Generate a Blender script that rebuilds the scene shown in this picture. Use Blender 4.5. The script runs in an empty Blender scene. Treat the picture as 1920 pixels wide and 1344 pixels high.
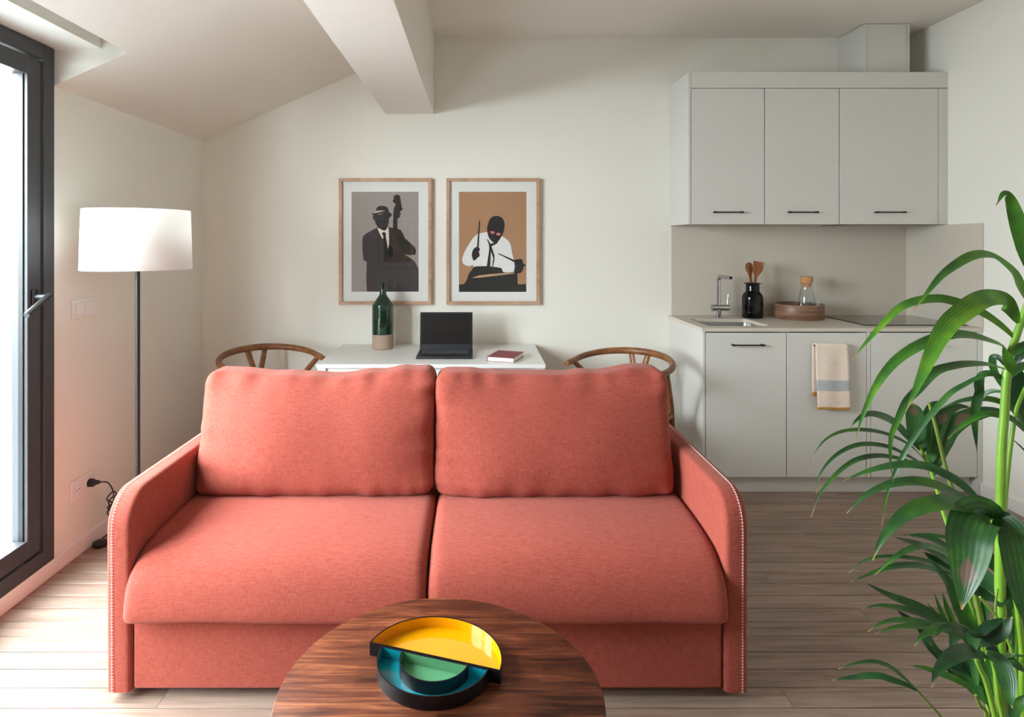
import bpy, bmesh, math, random
from mathutils import Vector, Matrix, noise as mnoise

# ------------------------------------------------------------------ camera, sky, exposure
SC = bpy.context.scene
COL = SC.collection
F, PX, PY, CZ = 1150.0, 898.0, 455.0, 1.38           # focal length in pixels, principal point, eye height
cam_d = bpy.data.cameras.new('camera')
cam = bpy.data.objects.new('camera', cam_d)
COL.objects.link(cam)
cam.location = (0, 0, CZ)
cam.rotation_euler = (math.pi / 2, 0, 0)
cam_d.sensor_width = 36
cam_d.lens = 36 * F / 1920
cam_d.shift_x = (960 - PX) / 1920
cam_d.shift_y = -(672 - PY) / 1920
cam_d.clip_start = 0.02
SC.camera = cam

world = bpy.data.worlds.new('overcast_sky')
SC.world = world
world.use_nodes = True
bg = world.node_tree.nodes['Background']
bg.inputs[0].default_value = (0.91, 0.96, 1.0, 1)
bg.inputs[1].default_value = 44.0

SC.view_settings.view_transform = 'Standard'
SC.view_settings.look = 'None'
SC.view_settings.exposure = 0.0
SC.view_settings.gamma = 1
SC.view_settings.use_curve_mapping = False
SC.cycles.use_denoising = True
SC.cycles.max_bounces = 9
SC.cycles.diffuse_bounces = 6
SC.cycles.glossy_bounces = 4
SC.cycles.transmission_bounces = 4
SC.cycles.use_adaptive_sampling = True
SC.cycles.adaptive_threshold = 0.03
SC.cycles.transparent_max_bounces = 16
SC.cycles.caustics_reflective = False
SC.cycles.caustics_refractive = False
SC.cycles.sample_clamp_indirect = 12

# room measures (metres; camera at the origin looking along +Y)
XL, XR, YB, YR = -1.779, 2.753, 3.95, -2.0
ZC = 2.70
DY0, DY1 = 0.70, 2.554        # balcony door along the left wall
DZ0, DZ1 = 0.065, 2.186

def portal(loc, rot, sx, sy):
    ld = bpy.data.lights.new('sky_portal', 'AREA')
    ld.shape = 'RECTANGLE'; ld.size = sx; ld.size_y = sy
    ld.cycles.is_portal = True
    o = bpy.data.objects.new('sky_portal', ld)
    o.location = loc; o.rotation_euler = rot
    COL.objects.link(o)
portal((XL - 0.16, (DY0 + DY1) / 2, (DZ0 + DZ1) / 2), (0, -math.pi / 2, 0), DZ1 - DZ0, DY1 - DY0)

# ------------------------------------------------------------------ helpers
def at(x, y, Y):
    return Vector(((x - PX) / F * Y, Y, CZ - (y - PY) / F * Y))

def lin(r, g, b):
    def f(c):
        c /= 255.0
        return c / 12.92 if c <= 0.04045 else ((c + 0.055) / 1.055) ** 2.4
    return (f(r), f(g), f(b), 1.0)

def wloc(o):
    v = Vector((0, 0, 0))
    while o is not None:
        v += o.location; o = o.parent
    return v

def tag(o, label=None, cat=None, group=None, kind=None):
    if label: o['label'] = label
    if cat: o['category'] = cat
    if group: o['group'] = group
    if kind: o['kind'] = kind
    return o

def thing(name, label, cat, loc=(0, 0, 0), rz=0, group=None, kind=None):
    o = bpy.data.objects.new(name, None)
    o.empty_display_size = 0.05
    o.location = loc; o.rotation_euler = (0, 0, rz)
    COL.objects.link(o)
    return tag(o, label, cat, group, kind)

class MB:
    def __init__(self):
        self.v = []; self.f = []; self.m = []; self.uv = None
    def add(self, vs, fs, mi=0):
        b = len(self.v)
        self.v += [Vector(p) for p in vs]
        self.f += [tuple(b + i for i in f) for f in fs]
        self.m += [mi] * len(fs)
        return self
    def box(self, x0, x1, y0, y1, z0, z1, mi=0):
        vs = [(x0, y0, z0), (x1, y0, z0), (x1, y1, z0), (x0, y1, z0), (x0, y0, z1), (x1, y0, z1), (x1, y1, z1), (x0, y1, z1)]
        return self.add(vs, [(0, 3, 2, 1), (4, 5, 6, 7), (0, 1, 5, 4), (1, 2, 6, 5), (2, 3, 7, 6), (3, 0, 4, 7)], mi)
    def prism(self, poly, axis, a, b, mi=0):
        """poly: 2-D outline; axis 'x': (y,z), 'y': (x,z), 'z': (x,y); extruded from a to b"""
        n = len(poly)
        def P(p, t):
            return {'x': (t, p[0], p[1]), 'y': (p[0], t, p[1]), 'z': (p[0], p[1], t)}[axis]
        vs = [P(p, a) for p in poly] + [P(p, b) for p in poly]
        fs = [tuple(range(n - 1, -1, -1)), tuple(range(n, 2 * n))]
        fs += [(i, (i + 1) % n, n + (i + 1) % n, n + i) for i in range(n)]
        return self.add(vs, fs, mi)
    def lathe(self, prof, c=(0, 0, 0), n=32, mi=0, caps=True):
        vs = []; fs = []
        for r, z in prof:
            for k in range(n):
                a = 2 * math.pi * k / n
                vs.append((c[0] + r * math.cos(a), c[1] + r * math.sin(a), c[2] + z))
        for i in range(len(prof) - 1):
            for k in range(n):
                k2 = (k + 1) % n
                fs.append((i * n + k, i * n + k2, (i + 1) * n + k2, (i + 1) * n + k))
        if caps:
            fs.append(tuple(range(n - 1, -1, -1)))
            fs.append(tuple((len(prof) - 1) * n + k for k in range(n)))
        return self.add(vs, fs, mi)
    def tube(self, pts, rad, n=10, mi=0, flat=None, up=(0, 0, 1), caps=True):
        """sweep; rad: number or list; flat: (along side, along up) radius factors"""
        pts = [Vector(p) for p in pts]
        R = rad if isinstance(rad, (list, tuple)) else [rad] * len(pts)
        fs = []; vs = []
        prev = None
        for i, p in enumerate(pts):
            t = (pts[min(i + 1, len(pts) - 1)] - pts[max(i - 1, 0)])
            t = t.normalized() if t.length > 1e-9 else Vector((0, 0, 1))
            if prev is None:
                u = Vector(up)
                if abs(u.dot(t)) > 0.95: u = Vector((1, 0, 0)) if abs(t.x) < 0.9 else Vector((0, 1, 0))
            else:
                u = prev if flat is None else Vector(up)
                if abs(u.dot(t)) > 0.98: u = prev
            u = (u - t * u.dot(t)).normalized()
            prev = u
            s = t.cross(u)
            fa, fb = flat if flat else (1, 1)
            for k in range(n):
                a = 2 * math.pi * k / n
                vs.append(p + s * (math.cos(a) * R[i] * fa) + u * (math.sin(a) * R[i] * fb))
        for i in range(len(pts) - 1):
            for k in range(n):
                k2 = (k + 1) % n
                fs.append((i * n + k, i * n + k2, (i + 1) * n + k2, (i + 1) * n + k))
        if caps:
            fs.append(tuple(range(n - 1, -1, -1)))
            fs.append(tuple((len(pts) - 1) * n + k for k in range(n)))
        return self.add(vs, fs, mi)
    def build(self, name, mats, parent=None, smooth=None, bevel=0, seg=2, local=False, subsurf=0, fixn=True):
        me = bpy.data.meshes.new(name)
        vs = self.v
        off = Vector((0, 0, 0))
        if parent is None and not local:
            xs = [p.x for p in vs]; ys = [p.y for p in vs]; zs = [p.z for p in vs]
            off = Vector(((min(xs) + max(xs)) / 2, (min(ys) + max(ys)) / 2, min(zs)))
        elif parent is not None and not local:
            off = wloc(parent)
        me.from_pydata([p - off for p in vs], [], self.f)
        for m in (mats if isinstance(mats, (list, tuple)) else [mats]):
            me.materials.append(m)
        me.polygons.foreach_set('material_index', self.m)
        if self.uv:
            lay = me.uv_layers.new(name='blade')
            for li, l in enumerate(me.loops):
                lay.data[li].uv = self.uv[l.vertex_index]
        if fixn:
            bm = bmesh.new(); bm.from_mesh(me)
            bmesh.ops.recalc_face_normals(bm, faces=bm.faces)
            bm.to_mesh(me); bm.free()
        if smooth is not None:
            me.polygons.foreach_set('use_smooth', [True] * len(me.polygons))
            if smooth < 180: me.set_sharp_from_angle(angle=math.radians(smooth))
        me.update()
        o = bpy.data.objects.new(name, me)
        COL.objects.link(o)
        if parent is None and not local: o.location = off
        o.parent = parent
        if bevel:
            b = o.modifiers.new('bevel', 'BEVEL'); b.width = bevel; b.segments = seg
            b.limit_method = 'ANGLE'; b.angle_limit = math.radians(40)
            b.harden_normals = False
        if subsurf:
            s = o.modifiers.new('subdivision', 'SUBSURF'); s.levels = subsurf; s.render_levels = subsurf
        return o

def box(name, mat, parent, *b, bevel=0, seg=2):
    return MB().box(*b).build(name, mat, parent, bevel=bevel, seg=seg, smooth=30 if bevel else None)

def struct(o):
    o['kind'] = 'structure'; return o

def smoothline(pts, sub=6):
    """Catmull-Rom through 3-D points"""
    P = [Vector(p) for p in pts]
    if len(P) < 3:
        return [P[0].lerp(P[1], i / sub) for i in range(sub + 1)]
    out = []
    for i in range(len(P) - 1):
        p0 = P[i - 1] if i > 0 else P[0] * 2 - P[1]
        p1, p2 = P[i], P[i + 1]
        p3 = P[i + 2] if i + 2 < len(P) else P[-1] * 2 - P[-2]
        for k in range(sub):
            t = k / sub
            out.append(0.5 * ((2 * p1) + (p2 - p0) * t + (2 * p0 - 5 * p1 + 4 * p2 - p3) * t * t + (3 * p1 - p0 - 3 * p2 + p3) * t ** 3))
    out.append(P[-1])
    return out

# ------------------------------------------------------------------ materials
def new_mat(name):
    m = bpy.data.materials.new(name); m.use_nodes = True
    nt = m.node_tree
    return m, nt, nt.nodes['Principled BSDF']

def pm(name, col, rough=0.5, metal=0.0, spec=0.5, coat=0.0, sheen=0.0, bump=0.0, bscale=80.0, vary=0.0, vscale=6.0):
    m, nt, b = new_mat(name)
    b.inputs['Base Color'].default_value = col
    b.inputs['Roughness'].default_value = rough
    b.inputs['Metallic'].default_value = metal
    b.inputs['Specular IOR Level'].default_value = spec
    b.inputs['Coat Weight'].default_value = coat
    b.inputs['Coat Roughness'].default_value = 0.05
    b.inputs['Sheen Weight'].default_value = sheen
    if bump or vary:
        tc = nt.nodes.new('ShaderNodeTexCoord')
        nz = nt.nodes.new('ShaderNodeTexNoise'); nz.inputs['Scale'].default_value = bscale if bump else vscale
        nz.inputs['Detail'].default_value = 4
        nt.links.new(tc.outputs['Object'], nz.inputs['Vector'])
        if bump:
            bp = nt.nodes.new('ShaderNodeBump'); bp.inputs['Strength'].default_value = bump; bp.inputs['Distance'].default_value = 0.002
            nt.links.new(nz.outputs['Fac'], bp.inputs['Height'])
            nt.links.new(bp.outputs['Normal'], b.inputs['Normal'])
        if vary:
            mx = nt.nodes.new('ShaderNodeMix'); mx.data_type = 'RGBA'
            mx.inputs['A'].default_value = tuple(c * (1 - vary) for c in col[:3]) + (1,)
            mx.inputs['B'].default_value = tuple(min(1, c * (1 + vary)) for c in col[:3]) + (1,)
            nt.links.new(nz.outputs['Fac'], mx.inputs['Factor'])
            nt.links.new(mx.outputs['Result'], b.inputs['Base Color'])
    return m

def wood(name, c1, c2, c3, scale=(1.2, 14, 14), rough=0.45, per_object=0.0, fine=60.0, coat=0.0, spec=0.5, blocks=None):
    """streaky grain along local X (small scale = long streaks)"""
    m, nt, b = new_mat(name)
    N, L = nt.nodes.new, nt.links.new
    tc = N('ShaderNodeTexCoord')
    oi = N('ShaderNodeObjectInfo')
    ad = N('ShaderNodeVectorMath'); ad.operation = 'MULTIPLY_ADD'
    cmb = N('ShaderNodeCombineXYZ')
    for i in range(3): L(oi.outputs['Random'], cmb.inputs[i])
    ad.inputs[1].default_value = (37.0, 17.0, 5.0) if per_object else (0, 0, 0)
    L(cmb.outputs[0], ad.inputs[0]); L(tc.outputs['Object'], ad.inputs[2])
    mp = N('ShaderNodeMapping'); mp.inputs['Scale'].default_value = scale
    L(ad.outputs[0], mp.inputs['Vector'])
    n1 = N('ShaderNodeTexNoise'); n1.inputs['Scale'].default_value = 1.6; n1.inputs['Detail'].default_value = 7
    n1.inputs['Roughness'].default_value = 0.62; n1.inputs['Distortion'].default_value = 0.6
    L(mp.outputs[0], n1.inputs['Vector'])
    mp2 = N('ShaderNodeMapping'); mp2.inputs['Scale'].default_value = (scale[0] * 2, scale[1] * fine / 8, scale[2] * fine / 8)
    L(ad.outputs[0], mp2.inputs['Vector'])
    n2 = N('ShaderNodeTexNoise'); n2.inputs['Scale'].default_value = 1.0; n2.inputs['Detail'].default_value = 3
    L(mp2.outputs[0], n2.inputs['Vector'])
    mm = N('ShaderNodeMath'); mm.operation = 'MULTIPLY_ADD'; mm.inputs[1].default_value = 0.38
    L(n2.outputs['Fac'], mm.inputs[0])
    sub = N('ShaderNodeMath'); sub.operation = 'SUBTRACT'; sub.inputs[1].default_value = 0.19
    L(n1.outputs['Fac'], sub.inputs[0]); L(sub.outputs[0], mm.inputs[2])
    last = mm.outputs[0]
    if blocks:
        bt = N('ShaderNodeTexBrick'); bt.offset = 0.45; bt.inputs['Scale'].default_value = 1
        bt.inputs['Brick Width'].default_value = blocks[0]; bt.inputs['Row Height'].default_value = blocks[1]
        bt.inputs['Mortar Size'].default_value = 0; bt.inputs['Color1'].default_value = (0, 0, 0, 1); bt.inputs['Color2'].default_value = (1, 1, 1, 1)
        L(tc.outputs['Object'], bt.inputs['Vector'])
        ma = N('ShaderNodeMath'); ma.operation = 'MULTIPLY_ADD'; ma.inputs[1].default_value = blocks[2]
        L(bt.outputs['Color'], ma.inputs[0]); L(last, ma.inputs[2])
        sb = N('ShaderNodeMath'); sb.operation = 'SUBTRACT'; sb.inputs[1].default_value = blocks[2] / 2
        L(ma.outputs[0], sb.inputs[0]); last = sb.outputs[0]
    if per_object:
        po = N('ShaderNodeMath'); po.operation = 'MULTIPLY_ADD'; po.inputs[1].default_value = per_object
        L(oi.outputs['Random'], po.inputs[0]); L(last, po.inputs[2])
        sb = N('ShaderNodeMath'); sb.operation = 'SUBTRACT'; sb.inputs[1].default_value = per_object / 2
        L(po.outputs[0], sb.inputs[0]); last = sb.outputs[0]
    cr = N('ShaderNodeValToRGB')
    cr.color_ramp.elements[0].position = 0.3; cr.color_ramp.elements[0].color = c1
    cr.color_ramp.elements[1].position = 0.72; cr.color_ramp.elements[1].color = c3
    e = cr.color_ramp.elements.new(0.5); e.color = c2
    L(last, cr.inputs['Fac']); L(cr.outputs['Color'], b.inputs['Base Color'])
    b.inputs['Roughness'].default_value = rough
    b.inputs['Specular IOR Level'].default_value = spec
    b.inputs['Coat Weight'].default_value = coat; b.inputs['Coat Roughness'].default_value = 0.2
    bp = N('ShaderNodeBump'); bp.inputs['Strength'].default_value = 0.12; bp.inputs['Distance'].default_value = 0.001
    L(mm.outputs[0], bp.inputs['Height']); L(bp.outputs['Normal'], b.inputs['Normal'])
    return m

def fabric(name, c1, c2, thread=0.0016, sheen=0.35, bump=0.25):
    m, nt, b = new_mat(name)
    N, L = nt.nodes.new, nt.links.new
    tc = N('ShaderNodeTexCoord')
    s = 1.0 / thread
    outs = []
    for sc in ((s * 0.10, s * 0.5, s), (s, s * 0.5, s * 0.10)):
        mp = N('ShaderNodeMapping'); mp.inputs['Scale'].default_value = sc
        L(tc.outputs['Object'], mp.inputs['Vector'])
        nz = N('ShaderNodeTexNoise'); nz.inputs['Scale'].default_value = 0.5; nz.inputs['Detail'].default_value = 2
        L(mp.outputs[0], nz.inputs['Vector']); outs.append(nz.outputs['Fac'])
    ad = N('ShaderNodeMath'); ad.operation = 'ADD'; L(outs[0], ad.inputs[0]); L(outs[1], ad.inputs[1])
    hf = N('ShaderNodeMapRange'); hf.inputs['From Min'].default_value = 0.72; hf.inputs['From Max'].default_value = 1.28
    L(ad.outputs[0], hf.inputs['Value'])
    big = N('ShaderNodeTexNoise'); big.inputs['Scale'].default_value = 5; big.inputs['Detail'].default_value = 3
    L(tc.outputs['Object'], big.inputs['Vector'])
    mx = N('ShaderNodeMix'); mx.data_type = 'RGBA'; mx.inputs['A'].default_value = c1; mx.inputs['B'].default_value = c2
    L(hf.outputs[0], mx.inputs['Factor'])
    hs = N('ShaderNodeHueSaturation'); 
    mr = N('ShaderNodeMapRange'); mr.inputs['To Min'].default_value = 0.92; mr.inputs['To Max'].default_value = 1.08
    L(big.outputs['Fac'], mr.inputs['Value']); L(mr.outputs[0], hs.inputs['Value'])
    L(mx.outputs['Result'], hs.inputs['Color']); L(hs.outputs['Color'], b.inputs['Base Color'])
    b.inputs['Roughness'].default_value = 0.85
    b.inputs['Specular IOR Level'].default_value = 0.2
    b.inputs['Sheen Weight'].default_value = sheen
    b.inputs['Sheen Roughness'].default_value = 0.5
    b.inputs['Sheen Tint'].default_value = (1.0, 0.8, 0.74, 1)
    bp = N('ShaderNodeBump'); bp.inputs['Strength'].default_value = bump; bp.inputs['Distance'].default_value = 0.0008
    L(ad.outputs[0], bp.inputs['Height']); L(bp.outputs['Normal'], b.inputs['Normal'])
    return m

def pane_mat(name, tint=(1, 1, 1, 1), ior=1.45, power=5.0):
    m = bpy.data.materials.new(name); m.use_nodes = True
    nt = m.node_tree; nt.nodes.remove(nt.nodes['Principled BSDF'])
    N, L = nt.nodes.new, nt.links.new
    tr = N('ShaderNodeBsdfTransparent'); tr.inputs[0].default_value = tint
    gl = N('ShaderNodeBsdfGlossy'); gl.inputs['Roughness'].default_value = 0.0
    mx = N('ShaderNodeMixShader')
    lw = N('ShaderNodeLayerWeight'); lw.inputs['Blend'].default_value = 0.5
    pw = N('ShaderNodeMath'); pw.operation = 'POWER'; pw.inputs[1].default_value = power
    f0 = ((ior - 1) / (ior + 1)) ** 2
    fr = N('ShaderNodeMath'); fr.operation = 'MULTIPLY_ADD'; fr.inputs[1].default_value = 1 - f0; fr.inputs[2].default_value = f0
    L(lw.outputs['Facing'], pw.inputs[0]); L(pw.outputs[0], fr.inputs[0])
    L(fr.outputs[0], mx.inputs[0]); L(tr.outputs[0], mx.inputs[1]); L(gl.outputs[0], mx.inputs[2])
    L(mx.outputs[0], nt.nodes['Material Output'].inputs[0])
    return m

def leaf_mat():
    m, nt, b = new_mat('palm_leaf')
    N, L = nt.nodes.new, nt.links.new
    uv = N('ShaderNodeUVMap'); uv.uv_map = 'blade'
    sp = N('ShaderNodeSeparateXYZ'); L(uv.outputs[0], sp.inputs[0])
    oi = N('ShaderNodeObjectInfo')
    tc = N('ShaderNodeTexCoord')
    # veins across the width
    wv = N('ShaderNodeMath'); wv.operation = 'MULTIPLY'; wv.inputs[1].default_value = 44.0; L(sp.outputs[0], wv.inputs[0])
    sn = N('ShaderNodeMath'); sn.operation = 'SINE'; L(wv.outputs[0], sn.inputs[0])
    nz = N('ShaderNodeTexNoise'); nz.inputs['Scale'].default_value = 14; nz.inputs['Detail'].default_value = 4
    L(tc.outputs['Object'], nz.inputs['Vector'])
    ma = N('ShaderNodeMath'); ma.operation = 'MULTIPLY_ADD'; ma.inputs[1].default_value = 0.07; L(sn.outputs[0], ma.inputs[0]); L(nz.outputs['Fac'], ma.inputs[2])
    at_ = N('ShaderNodeAttribute'); at_.attribute_type = 'OBJECT'; at_.attribute_name = 'leaf_lit_tone'  # per-leaf tone: light put into the green, lit leaves yellower
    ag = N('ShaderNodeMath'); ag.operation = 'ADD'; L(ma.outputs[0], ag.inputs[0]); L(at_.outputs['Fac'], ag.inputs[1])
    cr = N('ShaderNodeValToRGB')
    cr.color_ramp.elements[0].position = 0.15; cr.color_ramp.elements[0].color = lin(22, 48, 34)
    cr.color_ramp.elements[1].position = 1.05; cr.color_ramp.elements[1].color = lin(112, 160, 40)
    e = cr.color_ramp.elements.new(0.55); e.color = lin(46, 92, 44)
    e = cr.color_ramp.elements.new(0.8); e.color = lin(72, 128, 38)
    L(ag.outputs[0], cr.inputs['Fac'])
    # dry tips
    tp = N('ShaderNodeMapRange'); tp.inputs['From Min'].default_value = 0.93; tp.inputs['From Max'].default_value = 1.0
    nt2 = N('ShaderNodeMath'); nt2.operation = 'MULTIPLY_ADD'; nt2.inputs[1].default_value = 0.06
    L(nz.outputs['Fac'], nt2.inputs[0]); L(sp.outputs[1], nt2.inputs[2])
    s2 = N('ShaderNodeMath'); s2.operation = 'SUBTRACT'; s2.inputs[1].default_value = 0.03
    L(nt2.outputs[0], s2.inputs[0]); L(s2.outputs[0], tp.inputs['Value'])
    mx = N('ShaderNodeMix'); mx.data_type = 'RGBA'; mx.inputs['B'].default_value = lin(170, 140, 96)
    L(tp.outputs[0], mx.inputs['Factor']); L(cr.outputs['Color'], mx.inputs['A'])
    # scorched patch on aged leaves
    at2 = N('ShaderNodeAttribute'); at2.attribute_type = 'OBJECT'; at2.attribute_name = 'scorch'
    n3 = N('ShaderNodeTexNoise'); n3.inputs['Scale'].default_value = 30; n3.inputs['Detail'].default_value = 5
    L(tc.outputs['Object'], n3.inputs['Vector'])
    d1 = N('ShaderNodeMath'); d1.operation = 'SUBTRACT'; L(sp.outputs[1], d1.inputs[0]); L(at2.outputs['Fac'], d1.inputs[1])
    d2 = N('ShaderNodeMath'); d2.operation = 'ABSOLUTE'; L(d1.outputs[0], d2.inputs[0])
    d3 = N('ShaderNodeMath'); d3.operation = 'SUBTRACT'; d3.inputs[1].default_value = 0.5; L(sp.outputs[0], d3.inputs[0])
    d4 = N('ShaderNodeMath'); d4.operation = 'ABSOLUTE'; L(d3.outputs[0], d4.inputs[0])
    d5 = N('ShaderNodeMath'); d5.operation = 'MULTIPLY_ADD'; d5.inputs[1].default_value = 0.35; L(d4.outputs[0], d5.inputs[0]); L(d2.outputs[0], d5.inputs[2])
    d6 = N('ShaderNodeMath'); d6.operation = 'MULTIPLY_ADD'; d6.inputs[1].default_value = -0.12; L(n3.outputs['Fac'], d6.inputs[0]); L(d5.outputs[0], d6.inputs[2])
    d7 = N('ShaderNodeMapRange'); d7.inputs['From Min'].default_value = 0.08; d7.inputs['From Max'].default_value = 0.03
    L(d6.outputs[0], d7.inputs['Value'])
    mx2 = N('ShaderNodeMix'); mx2.data_type = 'RGBA'; mx2.inputs['B'].default_value = lin(108, 90, 76)
    L(d7.outputs[0], mx2.inputs['Factor']); L(mx.outputs['Result'], mx2.inputs['A'])
    L(mx2.outputs['Result'], b.inputs['Base Color'])
    b.inputs['Roughness'].default_value = 0.38
    bp = N('ShaderNodeBump'); bp.inputs['Strength'].default_value = 0.12; bp.inputs['Distance'].default_value = 0.001
    L(sn.outputs[0], bp.inputs['Height']); L(bp.outputs['Normal'], b.inputs['Normal'])
    # leaves let some light through
    tl = N('ShaderNodeBsdfTranslucent'); L(mx2.outputs['Result'], tl.inputs[0])
    ms = N('ShaderNodeMixShader'); ms.inputs[0].default_value = 0.22
    out = nt.nodes['Material Output']
    L(b.outputs[0], ms.inputs[1]); L(tl.outputs[0], ms.inputs[2]); L(ms.outputs[0], out.inputs[0])
    return m

M = {}
M['wall'] = pm('wall_paint', lin(236, 233, 225), 0.9, spec=0.2, bump=0.05, bscale=220)
M['ceil'] = pm('ceiling_paint', lin(236, 229, 221), 0.92, spec=0.2)
M['cab'] = pm('cabinet_lacquer', lin(210, 208, 203), 0.45, spec=0.35)
M['top'] = pm('worktop_stone', lin(205, 196, 184), 0.42, spec=0.4, vary=0.03, vscale=40)
M['skirt'] = pm('skirting_paint', lin(236, 234, 231), 0.5)
M['alu'] = pm('anthracite_aluminium', lin(62, 63, 67), 0.42, spec=0.5)
M['blackmetal'] = pm('black_metal', lin(27, 27, 30), 0.42)
M['black'] = pm('black_plastic', lin(24, 24, 26), 0.45)
M['white_plastic'] = pm('white_plastic', lin(236, 233, 231), 0.35)
M['dark'] = pm('dark_hollow', lin(30, 28, 27), 0.8)
M['chrome'] = pm('chrome', (0.52, 0.53, 0.55, 1), 0.10, metal=1.0)
M['steel'] = pm('brushed_steel', (0.32, 0.32, 0.32, 1), 0.3, metal=1.0)
M['desk'] = pm('white_lacquer', lin(232, 232, 230), 0.4)
M['subfloor'] = pm('subfloor', lin(40, 32, 28), 0.9)
M['plank'] = wood('oak_plank', lin(126, 105, 92), lin(150, 128, 115), lin(168, 147, 133), scale=(1.6, 20, 20), rough=0.42, per_object=0.16, spec=0.45)
M['walnut'] = wood('mango_wood', lin(46, 21, 12), lin(92, 47, 28), lin(142, 84, 52), scale=(2.6, 22, 22), rough=0.42, spec=0.3, blocks=(0.42, 0.085, 0.16))
M['chairwood'] = wood('oiled_oak', lin(98, 60, 32), lin(130, 82, 46), lin(156, 104, 62), scale=(9, 9, 9), rough=0.42)
M['trayWood'] = wood('walnut_veneer', lin(84, 58, 44), lin(122, 88, 68), lin(158, 118, 92), scale=(3, 3, 34), rough=0.45)
M['utensil'] = wood('acacia', lin(98, 52, 22), lin(150, 92, 50), lin(212, 168, 112), scale=(30, 30, 3), rough=0.5)
M['framewood'] = wood('frame_oak', lin(168, 130, 102), lin(186, 148, 120), lin(200, 166, 140), scale=(6, 6, 6), rough=0.5)
M['fabric'] = fabric('coral_fabric', lin(146, 63, 52), lin(165, 84, 71), thread=0.0012, sheen=0.12, bump=0.12)
M['stitch'] = pm('stitch_thread', lin(238, 214, 200), 0.8)
M['cord'] = pm('paper_cord', lin(196, 176, 140), 0.8, bump=0.4, bscale=150)
M['greenglaze'] = pm('green_glaze', lin(6, 46, 28), 0.12, coat=0.6, vary=0.2, vscale=14)
M['clay'] = pm('bare_clay', lin(166, 142, 126), 0.8, bump=0.1)
M['shade'] = None
M['glass'] = pane_mat('clear_glass', ior=1.45)
M['doorglass'] = pane_mat('door_glass', (0.95, 0.98, 0.97, 1), ior=1.45)
M['leaf'] = leaf_mat()
M['stem'] = pm('palm_stem', lin(122, 170, 50), 0.4, vary=0.25, vscale=18)
M['stem_dark'] = pm('palm_stem_dark', lin(112, 132, 48), 0.5, vary=0.25, vscale=18)
M['cork'] = pm('cork', lin(196, 142, 98), 0.85, vary=0.25, vscale=120)
M['paper'] = pm('paper', lin(236, 232, 226), 0.8)

def shade_mat():
    m = bpy.data.materials.new('lamp_shade_fabric'); m.use_nodes = True
    nt = m.node_tree; N, L = nt.nodes.new, nt.links.new
    b = nt.nodes['Principled BSDF']; b.inputs['Base Color'].default_value = lin(246, 244, 242); b.inputs['Roughness'].default_value = 0.9
    tl = N('ShaderNodeBsdfTranslucent'); tl.inputs[0].default_value = lin(250, 247, 244)
    mx = N('ShaderNodeMixShader'); mx.inputs[0].default_value = 0.45
    L(b.outputs[0], mx.inputs[1]); L(tl.outputs[0], mx.inputs[2]); L(mx.outputs[0], nt.nodes['Material Output'].inputs[0])
    return m
M['shade'] = shade_mat()

# ------------------------------------------------------------------ room shell
SL = (ZC - 2.033) / (-0.2885 - XL)          # slope of the roof side
def zs(x): return 2.033 + SL * (x - XL)
XT = XL - 0.15
NX = -1.465                                 # edge of the dormer notch

floor = struct(MB().box(XT, XR + 0.15, YR - 0.15, YB + 0.15, -0.12, -0.0165).build('floor', M['subfloor']))
rng = random.Random(4)
P = 0.0829
y = 1.821 - P * 47
row = 0
while y < YB:
    y0, y1 = max(y, YR), min(y + P, YB)
    x = XL - rng.uniform(0.05, 1.3)
    while x < XR:
        ln = rng.uniform(1.35, 2.1)
        a, b = max(x, XL), min(x + ln, XR)
        if b - a > 0.02 and y1 - y0 > 0.01:
            g = 0.0017
            pb = MB(); t = -rng.uniform(0, 0.0006)
            pb.prism([(y0 + g, -0.0165), (y0 + g, t - 0.0012), (y0 + g + 0.0012, t), (y1 - g - 0.0012, t), (y1 - g, t - 0.0012), (y1 - g, -0.0165)], 'x', a + 0.0006, b - 0.0006)
            o = pb.build('plank', M['plank'], floor)
        x += ln
    y += P; row += 1

struct(MB().box(XL - 0.15, XR + 0.15, YB, YB + 0.15, -0.1, 3.1).build('wall_back', M['wall']))
struct(MB().box(XR, XR + 0.15, YR, YB, -0.1, 3.1).build('wall_right', M['wall']))
struct(MB().box(XL - 0.15, XR + 0.15, YR - 0.15, YR, -0.1, 3.1).build('wall_rear', M['wall']))
wl = MB()
wl.box(XT, XL, DY1, YB, -0.1, 2.3)
wl.box(XT, XL, YR, DY0, -0.1, 2.3)
wl.box(XT, XL, DY0, DY1, -0.1, DZ0)
struct(wl.build('wall_left', M['wall']))
cs = MB()
def slope_poly(x0, x1): return [(x0, zs(x0)), (x1, zs(x1)), (x1, 3.1), (x0, 3.1)]
cs.prism(slope_poly(XT, -0.2885), 'y', DY1 + 0.006, YB)
cs.prism(slope_poly(NX, -0.2885), 'y', YR, DY1 + 0.006)
cs.prism(slope_poly(XT, NX), 'y', YR, DY0 - 0.006)
cs.box(XT, NX, DY0 - 0.006, DY1 + 0.006, 2.62, 3.1)
struct(cs.build('ceiling_slope', M['ceil']))
struct(MB().box(XT, -1.576, DY0 - 0.006, DY1 + 0.005, DZ1 + 0.004, 2.62).build('lintel', M['wall']))
struct(MB().box(-0.2885, XR, YR, YB, ZC, 3.1).build('ceiling', M['ceil']))
struct(MB().box(-0.601, -0.2885, YR, YB, 2.208, ZC + 0.2).build('ceiling_beam', M['ceil'], bevel=0.003, smooth=30))
struct(MB().box(XL, XL + 0.014, YR, YB, 0.0, 0.066).build('baseboard_left', M['skirt'], bevel=0.002))
struct(MB().box(XR - 0.014, XR, YR, 3.395, 0.0, 0.07).build('baseboard_right', M['skirt'], bevel=0.002))
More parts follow.
